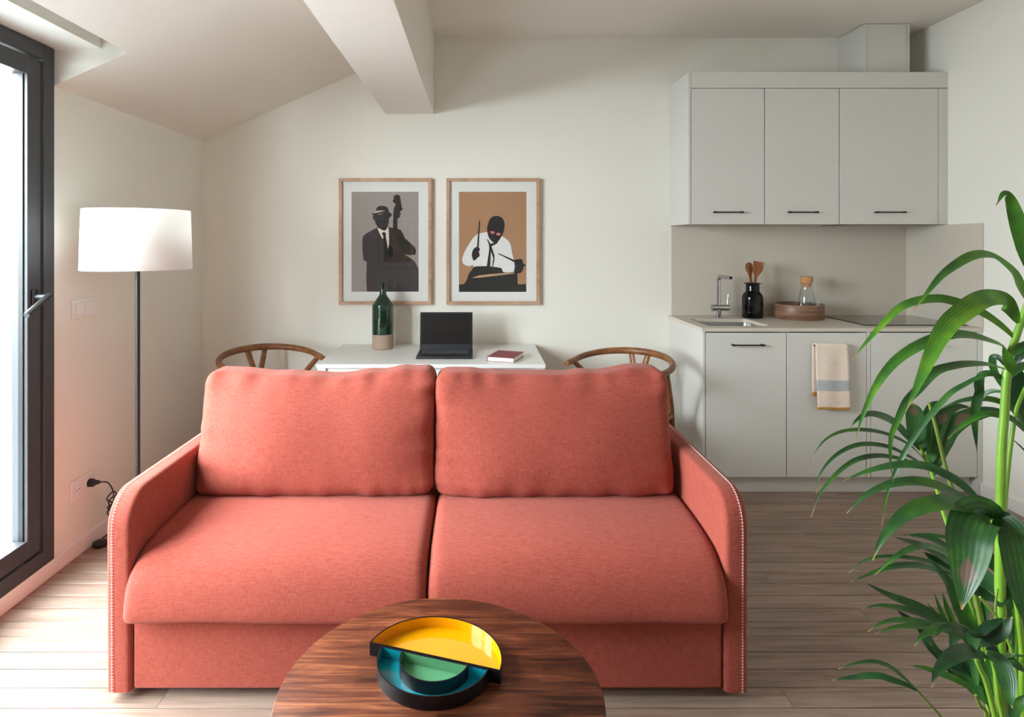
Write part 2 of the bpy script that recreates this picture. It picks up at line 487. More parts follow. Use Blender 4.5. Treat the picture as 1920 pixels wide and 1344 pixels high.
struct(MB().box(XL + 0.014, 1.225, YB - 0.014, YB, 0.0, 0.066).build('baseboard_back', M['skirt'], bevel=0.002))
struct(MB().box(XL + 0.014, XR - 0.014, YR, YR + 0.014, 0.0, 0.066).build('baseboard_rear', M['skirt'], bevel=0.002))

# terrace outside the door
struct(MB().box(-3.9, XT, -3.5, 9.5, -0.25, -0.03).build('terrace_floor', pm('terrace_tile', lin(150, 158, 162), 0.7, vary=0.05)))
struct(MB().box(-4.05, -3.9, -3.5, 9.5, -0.25, 1.13).build('terrace_parapet', pm('parapet_render', lin(52, 58, 62), 0.9, vary=0.04, vscale=2)))

# balcony door
door = thing('door_1', 'dark grey aluminium balcony door with black lever handle in the left wall', None, (XL, (DY0 + DY1) / 2, DZ0), kind='structure')
fx0, fx1 = XL - 0.07, XL + 0.012
fw = 0.062
for nm, b in (('frame_jamb', (fx0, fx1, DY1 - fw, DY1, DZ0, DZ1)), ('frame_jamb', (fx0, fx1, DY0, DY0 + fw, DZ0, DZ1)),
              ('frame_head', (fx0, fx1, DY0 + fw, DY1 - fw, DZ1 - fw, DZ1)), ('frame_sill', (fx0, fx1, DY0 + fw, DY1 - fw, DZ0, DZ0 + fw))):
    box(nm, M['alu'], door, *b, bevel=0.003)
ym = (DY0 + DY1) / 2
sx0, sx1 = XL - 0.06, XL + 0.004
for (a, b) in ((ym, DY1 - fw - 0.007), (DY0 + fw + 0.007, ym - 0.005)):
    z0, z1 = DZ0 + fw + 0.006, DZ1 - fw - 0.006
    sw = 0.072
    leaf = MB().box(sx0, sx1, b - sw, b, z0, z1).build('sash_stile', M['alu'], door, bevel=0.003, smooth=30)
    box('sash_stile', M['alu'], door, sx0, sx1, a, a + sw, z0, z1, bevel=0.003)
    box('sash_rail', M['alu'], door, sx0, sx1, a + sw, b - sw, z1 - sw, z1, bevel=0.003)
    box('sash_rail', M['alu'], door, sx0, sx1, a + sw, b - sw, z0, z0 + sw, bevel=0.003)
    box('glass_pane', M['doorglass'], door, XL - 0.036, XL - 0.03, a + sw - 0.005, b - sw + 0.005, z0 + sw - 0.005, z1 - sw + 0.005)
    gk = MB()
    for yy in (a + sw, b - sw - 0.006): gk.box(XL - 0.029, XL - 0.012, yy, yy + 0.006, z0 + sw, z1 - sw)
    gk.build('glazing_seal', M['black'], door)
hy, hz = 2.445, 1.165
hd = MB().box(sx1, sx1 + 0.012, hy - 0.015, hy + 0.015, hz - 0.032, hz + 0.032).build('handle_plate', M['blackmetal'], door, bevel=0.006, smooth=40)
hb = MB().tube([(sx1 + 0.01, hy, hz), (sx1 + 0.055, hy, hz)], 0.011, 14)
hb.tube([(sx1 + 0.055, hy + 0.012, hz + 0.006), (sx1 + 0.058, hy - 0.118, hz - 0.06)], 0.0115, 14)
hb.build('handle_lever', M['blackmetal'], hd, smooth=50)

# ------------------------------------------------------------------ sofa
AX0, AX1 = -1.122, -1.047       # left arm
BX0, BX1 = 0.738, 0.811         # right arm
SY0, SY1 = 1.843, 2.80
sofa = thing('sofa', 'coral red fabric two-seat sofa with white blanket stitching on its arms', 'sofa', ((AX0 + BX1) / 2, (SY0 + SY1) / 2, 0))

def arm(x0, x1, outer_left):
    ZT, r = 0.622, 0.105
    prof = [(SY0, 0.028), (SY0 - 0.002, 0.3), (SY0 - 0.003, ZT - r)]
    for k in range(1, 13):
        a = math.pi - k / 12 * math.pi / 2 * 0.98
        prof.append((SY0 - 0.003 + r + r * math.cos(a), ZT - r + r * math.sin(a)))
    prof += [(SY1, ZT), (SY1, 0.028)]
    b = MB(); n = len(prof)
    # rounded cross-section: rings inset towards both faces
    w = x1 - x0
    rings = []
    R = 0.022
    cy, cz = (SY0 + SY1) / 2, 0.33
    for (t, ins) in ((0, R), (0.02, R * 0.55), (0.06, R * 0.25), (0.13, R * 0.06), (0.22, 0), (0.78, 0), (0.87, R * 0.06), (0.94, R * 0.25), (0.98, R * 0.55), (1, R)):
        ring = []
        for i, (yy, zz) in enumerate(prof):
            dy, dz = 0, 0
            if i < 3: dy = ins
            elif i < 15:
                a = math.pi - (i - 2) / 12 * math.pi / 2
                dy, dz = -math.cos(a) * ins, -math.sin(a) * ins
            elif i == n - 2: dz = -ins; dy = -ins
            else: dy = -ins
            sag = 0.006 if not outer_left else 0.006
            ring.append((x0 + t * w, yy + dy, max(zz + dz, 0.028)))
        rings.append(ring)
    vs = [p for rg in rings for p in rg]
    fs = []
    for i in range(len(rings) - 1):
        for k in range(n):
            k2 = (k + 1) % n
            fs.append((i * n + k, i * n + k2, (i + 1) * n + k2, (i + 1) * n + k))
    fs.append(tuple(range(n))); fs.append(tuple((len(rings) - 1) * n + k for k in range(n)))
    b.add(vs, fs)
    o = b.build('arm', M['fabric'], sofa, smooth=50)
    # blanket stitch along the outer front edge
    s = MB()
    xs = x0 + 0.020 if outer_left else x1 - 0.020
    path = [Vector((xs, SY0 - 0.0045, 0.03)), Vector((xs, SY0 - 0.0055, ZT - r))]
    for k in range(1, 13):
        a = math.pi - k / 12 * math.pi / 2
        path.append(Vector((xs, SY0 - 0.003 + r + (r + 0.002) * math.cos(a), ZT - r + (r + 0.002) * math.sin(a))))
    path.append(Vector((xs, 2.6, ZT + 0.002)))
    # walk along the path
    step, pos = 0.0092, 0.0
    segs = [(path[i], path[i + 1], (path[i + 1] - path[i]).length) for i in range(len(path) - 1)]
    tot = sum(q[2] for q in segs)
    d = 0.004
    sgn = -1 if outer_left else 1
    while d < tot - 0.01:
        acc = 0
        for p, q, l in segs:
            if acc + l >= d:
                c = p.lerp(q, (d - acc) / l); tdir = (q - p) / l; break
            acc += l
        s.tube([c - tdir * 0.0034, c + tdir * 0.0034], 0.0009, 4)
        s.tube([c, c + Vector((-sgn * 0.005, 0, 0))], 0.0007, 4)
        d += step
    so = s.build('stitching', M['stitch'], o)
    so['kind'] = 'stuff'
    return o
arm(AX0, AX1, True)
arm(BX0, BX1, False)
box('base', M['fabric'], sofa, AX1 + 0.003, BX0 - 0.003, 1.852, 2.62, 0.032, 0.25, bevel=0.008, seg=3)
box('back_frame', M['fabric'], sofa, AX1 + 0.001, BX0 - 0.001, 2.63, SY1, 0.032, 0.62, bevel=0.03, seg=4)
for fx in (-0.99, 0.68):
    for fy in (1.93, 2.72):
        MB().lathe([(0.022, 0.0), (0.026, 0.034)], (fx, fy, 0.0), 16).build('foot', M['black'], sofa, smooth=40)

def seat_cushion(x0, x1, seed):
    # outline in YZ: a forward lip below, a generous curve above
    prof = [(1.812, 0.258), (1.802, 0.262), (1.798, 0.272), (1.801, 0.30), (1.808, 0.335), (1.818, 0.366), (1.834, 0.393), (1.856, 0.414), (1.886, 0.43),
            (1.93, 0.442), (2.0, 0.451), (2.1, 0.457), (2.2, 0.459), (2.3, 0.457), (2.42, 0.45), (2.56, 0.44), (2.60, 0.42), (2.605, 0.36), (2.60, 0.262), (2.3, 0.254), (2.0, 0.254)]
    n = len(prof)
    cy, cz = 2.2, 0.345
    us = [0, 0.004, 0.012, 0.024, 0.04, 0.07, 0.12] + [0.12 + 0.76 * i / 14 for i in range(1, 14)] + [0.88, 0.93, 0.96, 0.976, 0.988, 0.996, 1]
    vs = []
    for u in us:
        e = min(u, 1 - u) * (x1 - x0)
        r = 0.034
        ins = r - math.sqrt(max(0, r * r - (r - min(e, r)) ** 2))
        for i, (yy, zz) in enumerate(prof):
            X = x0 + u * (x1 - x0)
            dz = -ins * (1 if zz > 0.41 else (zz - cz) / 0.07 if zz > cz else -0.2)
            dy = ins * (0.75 if yy < 1.9 else 0 if yy < 2.5 else -0.8)
            crown = 0.008 * math.sin(math.pi * u) * (1 if zz > 0.4 else 0)
            wob = 0.003 * mnoise.noise(Vector((X * 5, yy * 5, zz * 5 + seed)))
            vs.append((X, yy + dy + wob, zz + dz + crown + wob))
    m = len(us)
    fs = [(i * n + k, i * n + (k + 1) % n, (i + 1) * n + (k + 1) % n, (i + 1) * n + k) for i in range(m - 1) for k in range(n)]
    fs += [tuple(range(n)), tuple((m - 1) * n + k for k in range(n))]
    return MB().add(vs, fs).build('seat_cushion', M['fabric'], sofa, smooth=60)
seat_cushion(AX1 - 0.008, -0.1575, 1.3)
seat_cushion(-0.1525, BX0 + 0.002, 7.7)

def back_cushion(x0, x1, seed, tops):
    """soft boxed cushion leaning on the back; tops: height offsets along its top edge"""
    w, h, th = x1 - x0, 0.434, 0.24
    cx = (x0 + x1) / 2
    N1, N2, N3 = 60, 34, 12
    bm = bmesh.new()
    def sup(a, p): return math.copysign(abs(a) ** p, a)
    pts = {}
    def V(i, j, k):
        key = (i, j, k)
        if key in pts: return pts[key]
        def ease(t):                                   # crowd the grid towards the edges
            return math.copysign(1 - (1 - abs(t)) ** 1.9, t)
        x = ease(-1 + 2 * i / N1); z = ease(-1 + 2 * j / N2); yv = -1 + 2 * k / N3
        ext = Vector((w / 2, th / 2, h / 2))
        P0 = Vector((x * ext.x, yv * ext.y, z * ext.z))
        r = 0.052
        inn = Vector([max(-(e - r), min(e - r, c)) for e, c in zip(ext, P0)])
        dd = P0 - inn
        P1 = inn + dd.normalized() * r if dd.length > 1e-6 else P0
        X, Y, Z = P1
        x, z = X / ext.x, Z / ext.z
        # belly: thick in the middle, thinner at the seams
        belly = (1 - abs(x) ** 2.6) * (1 - abs(z + 0.12) ** 2.2 if abs(z + 0.12) < 1 else 0)
        Y *= 0.66 + 0.48 * belly
        # sides bow in slightly between the corners, corners stay pointed
        X *= 1 - 0.010 * (1 - z * z)
        u = (x + 1) / 2 * (len(tops) - 1); q = min(int(u), len(tops) - 2); f = u - q; f = f * f * (3 - 2 * f)
        tz = tops[q] * (1 - f) + tops[q + 1] * f
        Z += tz * max(0, z) ** 3
        # puckers running in from the seams
        edge = abs(z) ** 5
        pk = mnoise.noise(Vector((X * 16 + seed, z * 1.0, seed))) * edge * 0.024
        pk += mnoise.noise(Vector((z * 7 + seed, x * 1.5, seed + 9))) * abs(x) ** 7 * 0.022
        pk += mnoise.noise(Vector((X * 4 + seed, Z * 4, seed * 2))) * 0.014
        if yv < 0.5: Y -= pk
        if z > 0.8: Z += mnoise.noise(Vector((X * 14 + seed, 3.3, seed))) * 0.007
        ang = math.radians(13)
        ZZ = Z
        yy = Y + Z * math.tan(ang)
        wx = X + cx
        v = bm.verts.new((wx, 2.338 + yy, 0.675 + ZZ))
        pts[key] = v
        return v
    def face(a, b, c, d):
        try: bm.faces.new((a, b, c, d))
        except ValueError: pass
    for i in range(N1):
        for j in range(N2):
            for k in (0, N3): face(V(i, j, k), V(i + 1, j, k), V(i + 1, j + 1, k), V(i, j + 1, k))
    for i in range(N1):
        for k in range(N3):
            for j in (0, N2): face(V(i, j, k), V(i + 1, j, k), V(i + 1, j, k + 1), V(i, j, k + 1))
    for j in range(N2):
        for k in range(N3):
            for i in (0, N1): face(V(i, j, k), V(i, j + 1, k), V(i, j + 1, k + 1), V(i, j, k + 1))
    bmesh.ops.recalc_face_normals(bm, faces=bm.faces)
    off = wloc(sofa)
    for v in bm.verts: v.co -= off
    me = bpy.data.meshes.new('back_cushion'); bm.to_mesh(me); bm.free()
    me.materials.append(M['fabric'])
    me.polygons.foreach_set('use_smooth', [True] * len(me.polygons))
    o = bpy.data.objects.new('back_cushion', me); COL.objects.link(o); o.parent = sofa
    s = o.modifiers.new('subdivision', 'SUBSURF'); s.levels = 1; s.render_levels = 1
    return o
back_cushion(-1.044, -0.163, 3.1, [0.0, -0.004, -0.010, -0.016, -0.024, -0.010, 0.004, 0.012])
back_cushion(-0.167, 0.716, 8.4, [0.0, -0.006, -0.012, -0.016, -0.014, -0.008, 0.006, 0.014])

# ------------------------------------------------------------------ coffee table and trays
TX, TY, TZ, TR = -0.088, 1.345, 0.40, 0.352
table = thing('coffee_table', 'round dark wooden coffee table with a streaky grained top before the sofa', 'table', (TX, TY, 0))
tb = MB()
prof = [(TR - 0.055, -0.03), (TR - 0.02, -0.022), (TR - 0.004, -0.012), (TR, -0.006), (TR - 0.001, -0.002), (TR - 0.004, 0.0)]
n = 96
vs = []; fs = []
for r, z in prof:
    for k in range(n):
        a = 2 * math.pi * k / n
        rr = r * (1 + 0.012 * math.cos(2 * a + 0.7) + 0.010 * math.cos(3 * a + 0.4))
        vs.append((TX + rr * math.cos(a), TY + rr * math.sin(a), TZ + z))
for i in range(len(prof) - 1):
    for k in range(n):
        fs.append((i * n + k, i * n + (k + 1) % n, (i + 1) * n + (k + 1) % n, (i + 1) * n + k))
fs += [tuple(range(n)), tuple((len(prof) - 1) * n + k for k in range(n))]
tt = tb.add(vs, fs).build('table_top', M['walnut'], table, smooth=40)
for k in range(3):
    a = math.radians(90 + 120 * k)
    p0 = Vector((TX + 0.17 * math.cos(a), TY + 0.17 * math.sin(a), TZ - 0.029))
    p1 = Vector((TX + 0.26 * math.cos(a), TY + 0.26 * math.sin(a), 0.0))
    MB().tube([p0, p0.lerp(p1, 0.5), p1], [0.024, 0.02, 0.013], 16).build('leg', M['walnut'], table, smooth=40)

def d_tray(name, label, c, ang, R, depth, z0, h, t, col, flip, floor_t=0.004):
    """half-round tray: c = middle of the straight side, ang = its direction, flip = side of the bow"""
    u = Vector((math.cos(ang), math.sin(ang), 0)); v = Vector((-math.sin(ang), math.cos(ang), 0)) * flip
    c = Vector((c[0], c[1], 0))
    root = thing(name, label, 'tray', (c.x, c.y, z0))
    N_ = 40
    def outline(ins):
        q = [(-(R - ins), ins)]
        pts = []
        for k in range(N_ + 1):
            a = math.pi * k / N_
            pts.append(((R - ins) * math.cos(a) * (math.sqrt(max(0, 1 - (ins / depth) ** 2)) if k in (0, N_) else 1), max(ins, (depth - ins) * math.sin(a))))
        return pts
    def W(p, z): return c + u * p[0] + v * p[1] + Vector((0, 0, z0 + z))
    o, i_ = outline(0), outline(t)
    m = len(o)
    sh = MB()
    vs = [W(p, 0) for p in o] + [W(p, h) for p in o] + [W(p, h) for p in i_] + [W(p, h - 0.0015) for p in i_]
    fs = [tuple(range(m))]
    for k in range(m):
        k2 = (k + 1) % m
        fs += [(k, k2, m + k2, m + k), (m + k, m + k2, 2 * m + k2, 2 * m + k), (2 * m + k, 2 * m + k2, 3 * m + k2, 3 * m + k)]
    sh.add(vs, fs)
    sh.build('shell', M['trayshell'], root, smooth=40)
    ln = MB()
    vs = [W(p, h - 0.0015) for p in i_] + [W(p, floor_t) for p in i_]
    fs = [(k, (k + 1) % m, m + (k + 1) % m, m + k) for k in range(m)] + [tuple(m + k for k in range(m))]
    ln.add(vs, fs)
    l = ln.build('lining', col, root, smooth=40)
    return root
M['trayshell'] = pm('black_lacquer', lin(15, 14, 18), 0.36, spec=0.35, vary=0.3, vscale=30)
M['yellow'] = pm('yellow_enamel', lin(216, 148, 3), 0.12, coat=0.5)
M['teal'] = pm('teal_enamel', lin(16, 132, 148), 0.14, coat=0.4)
M['sage'] = pm('green_enamel', lin(86, 142, 104), 0.2, coat=0.3)
aY = math.atan2(-0.097, 0.3067)
uF = Vector((math.cos(aY), math.sin(aY))); vF = Vector((-math.sin(aY), math.cos(aY)))
cY = Vector((-0.106, 1.409))
d_tray('half_round_tray', 'yellow lined half-round tray, the largest of the three on the coffee table', cY, aY, 0.161, 0.150, TZ, 0.031, 0.003, M['yellow'], 1)
cT = cY + uF * 0.003 - vF * 0.0015
d_tray('half_round_tray', 'teal lined half-round tray holding the small green tray', cT, aY, 0.131, 0.122, TZ, 0.030, 0.003, M['teal'], -1)
cG = cT + uF * 0.004 - vF * 0.004
d_tray('half_round_tray', 'small green lined half-round tray set inside the teal one', cG, aY, 0.081, 0.078, TZ + 0.0042, 0.0285, 0.0025, M['sage'], -1)

# ------------------------------------------------------------------ desk and what stands on it
DX0, DX1, DKY0, DKY1, DKZ = -0.871, 0.357, 3.28, 3.93, 0.73
desk = thing('desk', 'plain white rectangular desk against the wall behind the sofa', 'desk', ((DX0 + DX1) / 2, (DKY0 + DKY1) / 2, 0))
box('desk_top', M['desk'], desk, DX0, DX1, DKY0, DKY1, DKZ - 0.022, DKZ, bevel=0.002)
box('apron', M['desk'], desk, DX0 + 0.035, DX1 - 0.035, DKY0 + 0.02, DKY0 + 0.038, DKZ - 0.10, DKZ - 0.022)
box('apron', M['desk'], desk, DX0 + 0.035, DX1 - 0.035, DKY1 - 0.04, DKY1 - 0.022, DKZ - 0.10, DKZ - 0.022)
for lx in (DX0 + 0.005, DX1 - 0.05):
    for ly in (DKY0 + 0.006, DKY1 - 0.051):
        box('leg', M['desk'], desk, lx, lx + 0.045, ly, ly + 0.045, 0, DKZ - 0.022, bevel=0.002)

bt = thing('bottle_vase', 'dark green glazed bottle vase with a bare clay foot on the desk', 'vase', (-0.591, 3.775, DKZ))
MB().lathe([(0.060, 0.0), (0.065, 0.004), (0.0655, 0.09)], (-0.591, 3.775, DKZ), 48).build('clay_foot', M['clay'], bt, smooth=40)
MB().lathe([(0.0655, 0.09), (0.0665, 0.094), (0.0665, 0.262), (0.066, 0.268), (0.062, 0.273), (0.025, 0.325), (0.0205, 0.334), (0.019, 0.36), (0.0185, 0.392), (0.0205, 0.396), (0.0205, 0.403), (0.0185, 0.405), (0.014, 0.404), (0.013, 0.36)], (-0.591, 3.775, DKZ), 48).build('glazed_body', M['greenglaze'], bt, smooth=35)

LX0, LX1, LY0, LY1 = -0.352, -0.036, 3.42, 3.63
lap = thing('laptop', 'open black laptop with a dark screen on the white desk', 'laptop', ((LX0 + LX1) / 2, LY0, DKZ))
M['lap'] = pm('laptop_shell', lin(38, 40, 46), 0.45)
M['screen'] = pm('dark_screen', lin(22, 20, 20), 0.3)
M['bezel'] = pm('laptop_bezel', lin(28, 30, 36), 0.5)
base = MB().prism([(LY0 + 0.006, DKZ + 0.001), (LY0, DKZ + 0.008), (LY0 + 0.003, DKZ + 0.014), (LY1, DKZ + 0.018), (LY1, DKZ + 0.001)], 'x', LX0, LX1).build('keyboard_base', M['lap'], lap, bevel=0.002, smooth=30)
kb = MB()
def kz(yy): return DKZ + 0.014 + (yy - LY0 - 0.003) / (LY1 - LY0 - 0.003) * 0.004
for r in range(6):
    for c in range(15):
        kx = LX0 + 0.022 + c * 0.0182; ky = LY0 + 0.092 + r * 0.0175
        zk = kz(ky)
        kb.box(kx, kx + 0.0155, ky, ky + 0.0145, zk, zk + 0.0022)
k = kb.build('keys', pm('laptop_keys', lin(78, 80, 85), 0.5), base); k['kind'] = 'stuff'
MB().prism([(LX0 + 0.105, 0), (LX0 + 0.215, 0), (LX0 + 0.215, 0.06), (LX0 + 0.105, 0.06)], 'z', 0, 0.001)
tp = MB().box(LX0 + 0.105, LX0 + 0.215, LY0 + 0.016, LY0 + 0.078, kz(LY0 + 0.016), kz(LY0 + 0.078) + 0.0006).build('trackpad', M['black'], base)
lidb = MB()
la = math.radians(7)
def LP(x, s, t): return (x, LY1 + s * math.sin(la) + t * math.cos(la), DKZ + 0.016 + s * math.cos(la) - t * math.sin(la))
def lidbox(mb, x0, x1, s0, s1, t0, t1, mi=0):
    vs = [LP(x, s, t) for s in (s0, s1) for (x, t) in ((x0, t0), (x1, t0), (x1, t1), (x0, t1))]
    mb.add(vs, [(0, 1, 2, 3), (4, 5, 6, 7), (0, 1, 5, 4), (1, 2, 6, 5), (2, 3, 7, 6), (3, 0, 4, 7)], mi); return mb
lid = lidbox(MB(), LX0 + 0.002, LX1 - 0.002, 0.0, 0.222, 0, 0.007).build('lid', M['bezel'], lap, bevel=0.002, smooth=30)
lidbox(MB(), LX0 + 0.009, LX1 - 0.009, 0.034, 0.214, -0.0008, 0.0).build('screen', M['screen'], lid)

bk = thing('notebook', 'closed dark red hardcover notebook lying on the desk', 'book', (0.150, 3.44, DKZ))
ba = math.atan2(-0.05, 0.142)
bu = Vector((math.cos(ba), math.sin(ba), 0)); bv = Vector((-math.sin(ba), math.cos(ba), 0))
def bbox(mb, u0, u1, v0, v1, z0, z1):
    c = Vector((0.150, 3.44, DKZ))
    vs = [c + bu * a + bv * b + Vector((0, 0, z)) for z in (z0, z1) for (a, b) in ((u0, v0), (u1, v0), (u1, v1), (u0, v1))]
    return mb.add(vs, [(0, 1, 2, 3), (4, 5, 6, 7), (0, 1, 5, 4), (1, 2, 6, 5), (2, 3, 7, 6), (3, 0, 4, 7)])
M['burgundy'] = pm('burgundy_cover', lin(136, 56, 64), 0.55)
cb = MB(); bbox(cb, -0.076, 0.076, -0.104, 0.104, 0.0, 0.0025); bbox(cb, -0.076, 0.076, -0.104, 0.104, 0.0235, 0.026); bbox(cb, -0.076, -0.073, -0.104, 0.104, 0.0, 0.026)
cb.build('cover', M['burgundy'], bk)
bbox(MB(), -0.073, 0.0735, -0.1015, 0.1015, 0.0025, 0.0235).build('pages', M['paper'], bk)

# ------------------------------------------------------------------ wishbone chairs
def make_chair():
    root = thing('wishbone_chair', '', 'chair', (0, 0, 0))
    W = M['chairwood']
    pts = []
    A = 0.272
    for tx, ty, tz in ((0.135, 0.264, 0.707), (0.10, 0.268, 0.709), (0.05, 0.272, 0.711)): pts.append((tx, ty, tz))
    for k in range(0, 25):
        a = math.pi / 2 + math.pi * k / 24
        lift = math.sin(math.pi * k / 24)
        pts.append((A * math.cos(a) * 0.98, A * math.sin(a), 0.713 + 0.034 * lift))
    for tx, ty, tz in ((0.05, -0.272, 0.711), (0.10, -0.268, 0.709), (0.135, -0.264, 0.707)): pts.append((tx, ty, tz))
    nP = len(pts)
    rad = [0.0165 + 0.0035 * math.sin(math.pi * i / (nP - 1)) ** 3 for i in range(nP)]
    rad[0] = rad[-1] = 0.0145
    MB().tube(pts, rad, 12, flat=(1.0, 1.0), up=(0, 0, 1)).build('top_rail', W, root, smooth=50, local=True)
    for s in (1, -1):
        MB().tube(smoothline([(-0.235, s * 0.205, 0.0), (-0.215, s * 0.207, 0.22), (-0.195, s * 0.21, 0.42), (-0.135, s * 0.222, 0.54), (-0.03, s * 0.250, 0.645), (0.045, s * 0.270, 0.708)], 5),
                  [0.013, 0.015, 0.017] + [0.018] * 13 + [0.016] * 5 + [0.0145] * 5, 10).build('leg', W, root, smooth=50, local=True)
        MB().tube([(0.215, s * 0.245, 0.0), (0.21, s * 0.24, 0.25), (0.205, s * 0.235, 0.455)], [0.013, 0.017, 0.018], 10).build('leg', W, root, smooth=50, local=True)
        MB().tube([(0.21, s * 0.238, 0.25), (-0.21, s * 0.207, 0.25)], [0.011, 0.011], 8).build('stretcher', W, root, smooth=50, local=True)
        MB().tube([(0.205, s * 0.235, 0.425), (-0.195, s * 0.21, 0.425)], [0.014, 0.014], 8).build('seat_rail', W, root, smooth=50, local=True)
    MB().tube([(0.205, -0.235, 0.425), (0.205, 0.235, 0.425)], 0.014, 8).build('seat_rail', W, root, smooth=50, local=True)
    MB().tube([(-0.195, -0.21, 0.425), (-0.195, 0.21, 0.425)], 0.014, 8).build('seat_rail', W, root, smooth=50, local=True)
    MB().tube([(0.212, -0.24, 0.20), (0.212, 0.24, 0.20)], 0.011, 8).build('stretcher', W, root, smooth=50, local=True)
    MB().tube([(-0.217, -0.207, 0.28), (-0.217, 0.207, 0.28)], 0.011, 8).build('stretcher', W, root, smooth=50, local=True)
    sp = MB()
    sp.tube(smoothline([(-0.20, 0, 0.42), (-0.215, 0.0, 0.50), (-0.228, 0.006, 0.56), (-0.245, 0.030, 0.65), (-0.263, 0.052, 0.742)], 4), 0.0115, 8, flat=(1.5, 0.6), up=(1, 0, 0))
    sp.tube(smoothline([(-0.20, 0, 0.42), (-0.215, 0.0, 0.50), (-0.228, -0.006, 0.56), (-0.245, -0.030, 0.65), (-0.263, -0.052, 0.742)], 4), 0.0115, 8, flat=(1.5, 0.6), up=(1, 0, 0))
    sp.build('back_splat', W, root, smooth=50, local=True)
    # woven seat: four triangular fields dipping to the middle
    n = 12; vs = []; fs = []
    for i in range(n + 1):
        for j in range(n + 1):
            u, v = -1 + 2 * i / n, -1 + 2 * j / n
            x = 0.005 + u * 0.212; yv = v * (0.222 + 0.014 * u)
            m = max(abs(u), abs(v))
            vs.append((x, yv, 0.427 + 0.016 * m ** 2))
    for i in range(n):
        for j in range(n):
            a = i * (n + 1) + j; fs.append((a, a + 1, a + n + 2, a + n + 1))
    st = MB().add(vs, fs).build('seat', M['cord'], root, smooth=50, local=True)
    so = st.modifiers.new('solid', 'SOLIDIFY'); so.thickness = 0.02; so.offset = -1
    return root
def copy_tree(o, parent=None):
    c = o.copy(); COL.objects.link(c); c.parent = parent
    for ch in list(o.children): copy_tree(ch, c)
    return c
chair = make_chair()
chair2 = copy_tree(chair)
chair.location = (-1.19, 3.50, 0); chair.rotation_euler = (0, 0, math.atan2(-0.8, 0.6))
tag(chair, 'curved brown wooden chair between the floor lamp and the desk', 'chair', 'round-backed wooden chairs at the desk')
chair2.location = (0.78, 3.365, 0); chair2.rotation_euler = (0, 0, math.atan2(-0.8, -0.6))
tag(chair2, 'curved brown wooden chair between the desk and the kitchen units', 'chair', 'round-backed wooden chairs at the desk')

# ------------------------------------------------------------------ framed prints
def flat_mat(name, rgb): return pm('print_' + name, lin(*rgb), 0.7, spec=0.2)
PC = {k: flat_mat(k, v) for k, v in {
    'mat': (236, 236, 233), 'greybg': (160, 151, 146), 'suit': (66, 61, 64), 'bass': (62, 44, 40), 'darkbass': (44, 38, 38), 'shirt': (226, 214, 202), 'tie': (44, 34, 36),
    'hat': (46, 43, 45), 'band': (196, 180, 164), 'face': (52, 50, 54), 'ink': (16, 15, 20), 'tanbg': (178, 132, 98), 'white': (236, 236, 236), 'pink': (216, 112, 112), 'tan': (196, 156, 118), 'mint': (150, 190, 172)}.items()}
def picture(name, label, x0, x1, z0, z1, px0, px1, pz0, pz1, bgkey, shapes, tf, facing=-1, ywall=YB):
    root = thing(name, label, 'picture', ((x0 + x1) / 2, ywall + facing * 0.001, z0))
    t, d = 0.0205, 0.032
    ya, yb = sorted((ywall + facing * 0.001, ywall + facing * d))
    for b in ((x0, x1, z1 - t, z1), (x0, x1, z0, z0 + t), (x0, x0 + t, z0 + t, z1 - t), (x1 - t, x1, z0 + t, z1 - t)):
        box('frame_rail', M['framewood'], root, b[0], b[1], ya, yb, b[2], b[3], bevel=0.001)
    yo = ywall + facing * 0.014
    m = MB().box(x0 + t, x1 - t, *sorted((ywall + facing * 0.002, yo)), z0 + t, z1 - t).build('mat_board', PC['mat'], root)
    mats = [PC[bgkey]]; keys = [bgkey]
    pr = MB()
    def layer(poly, key, li):
        if key not in keys: keys.append(key); mats.append(PC[key])
        yl = yo + facing * (0.0004 + 0.0003 * li)
        pr.add([(p[0], yl, p[1]) for p in poly], [tuple(range(len(poly)))], keys.index(key))
    layer([(px0, pz0), (px1, pz0), (px1, pz1), (px0, pz1)], bgkey, 0)
    for i, (key, poly) in enumerate(shapes):
        layer([tf(p) for p in poly], key, i + 1)
    po = pr.build('art_print', mats, m, fixn=False)
    box('glass_pane', M['glass'], root, x0 + t - 0.002, x1 - t + 0.002, *sorted((ywall + facing * 0.0235, ywall + facing * 0.0255)), z0 + t - 0.002, z1 - t + 0.002)
    return root
def zt(p):                     # detail coordinates on the sheet -> wall plane
    q = at(620 + p[0] / 4.683, 320 + p[1] / 4.683, YB - 0.015)
    return (q.x, q.z)
def curve(pts, sub=4):
    P3 = [Vector((a, b, 0)) for a, b in pts]
    n = len(P3); out = []
    for i in range(n):
        p0, p1, p2, p3 = P3[i - 1], P3[i], P3[(i + 1) % n], P3[(i + 2) % n]
        for k in range(sub):
            t = k / sub
            q = 0.5 * ((2 * p1) + (p2 - p0) * t + (2 * p0 - 5 * p1 + 4 * p2 - p3) * t * t + (3 * p1 - p0 - 3 * p2 + p3) * t ** 3)
            out.append((q.x, q.y))
    return out
def ell(cx, cy, rx, ry, rot=0, n=20):
    return [(cx + rx * math.cos(a) * math.cos(rot) - ry * math.sin(a) * math.sin(rot), cy + rx * math.cos(a) * math.sin(rot) + ry * math.sin(a) * math.cos(rot)) for a in (2 * math.pi * k / n for k in range(n))]
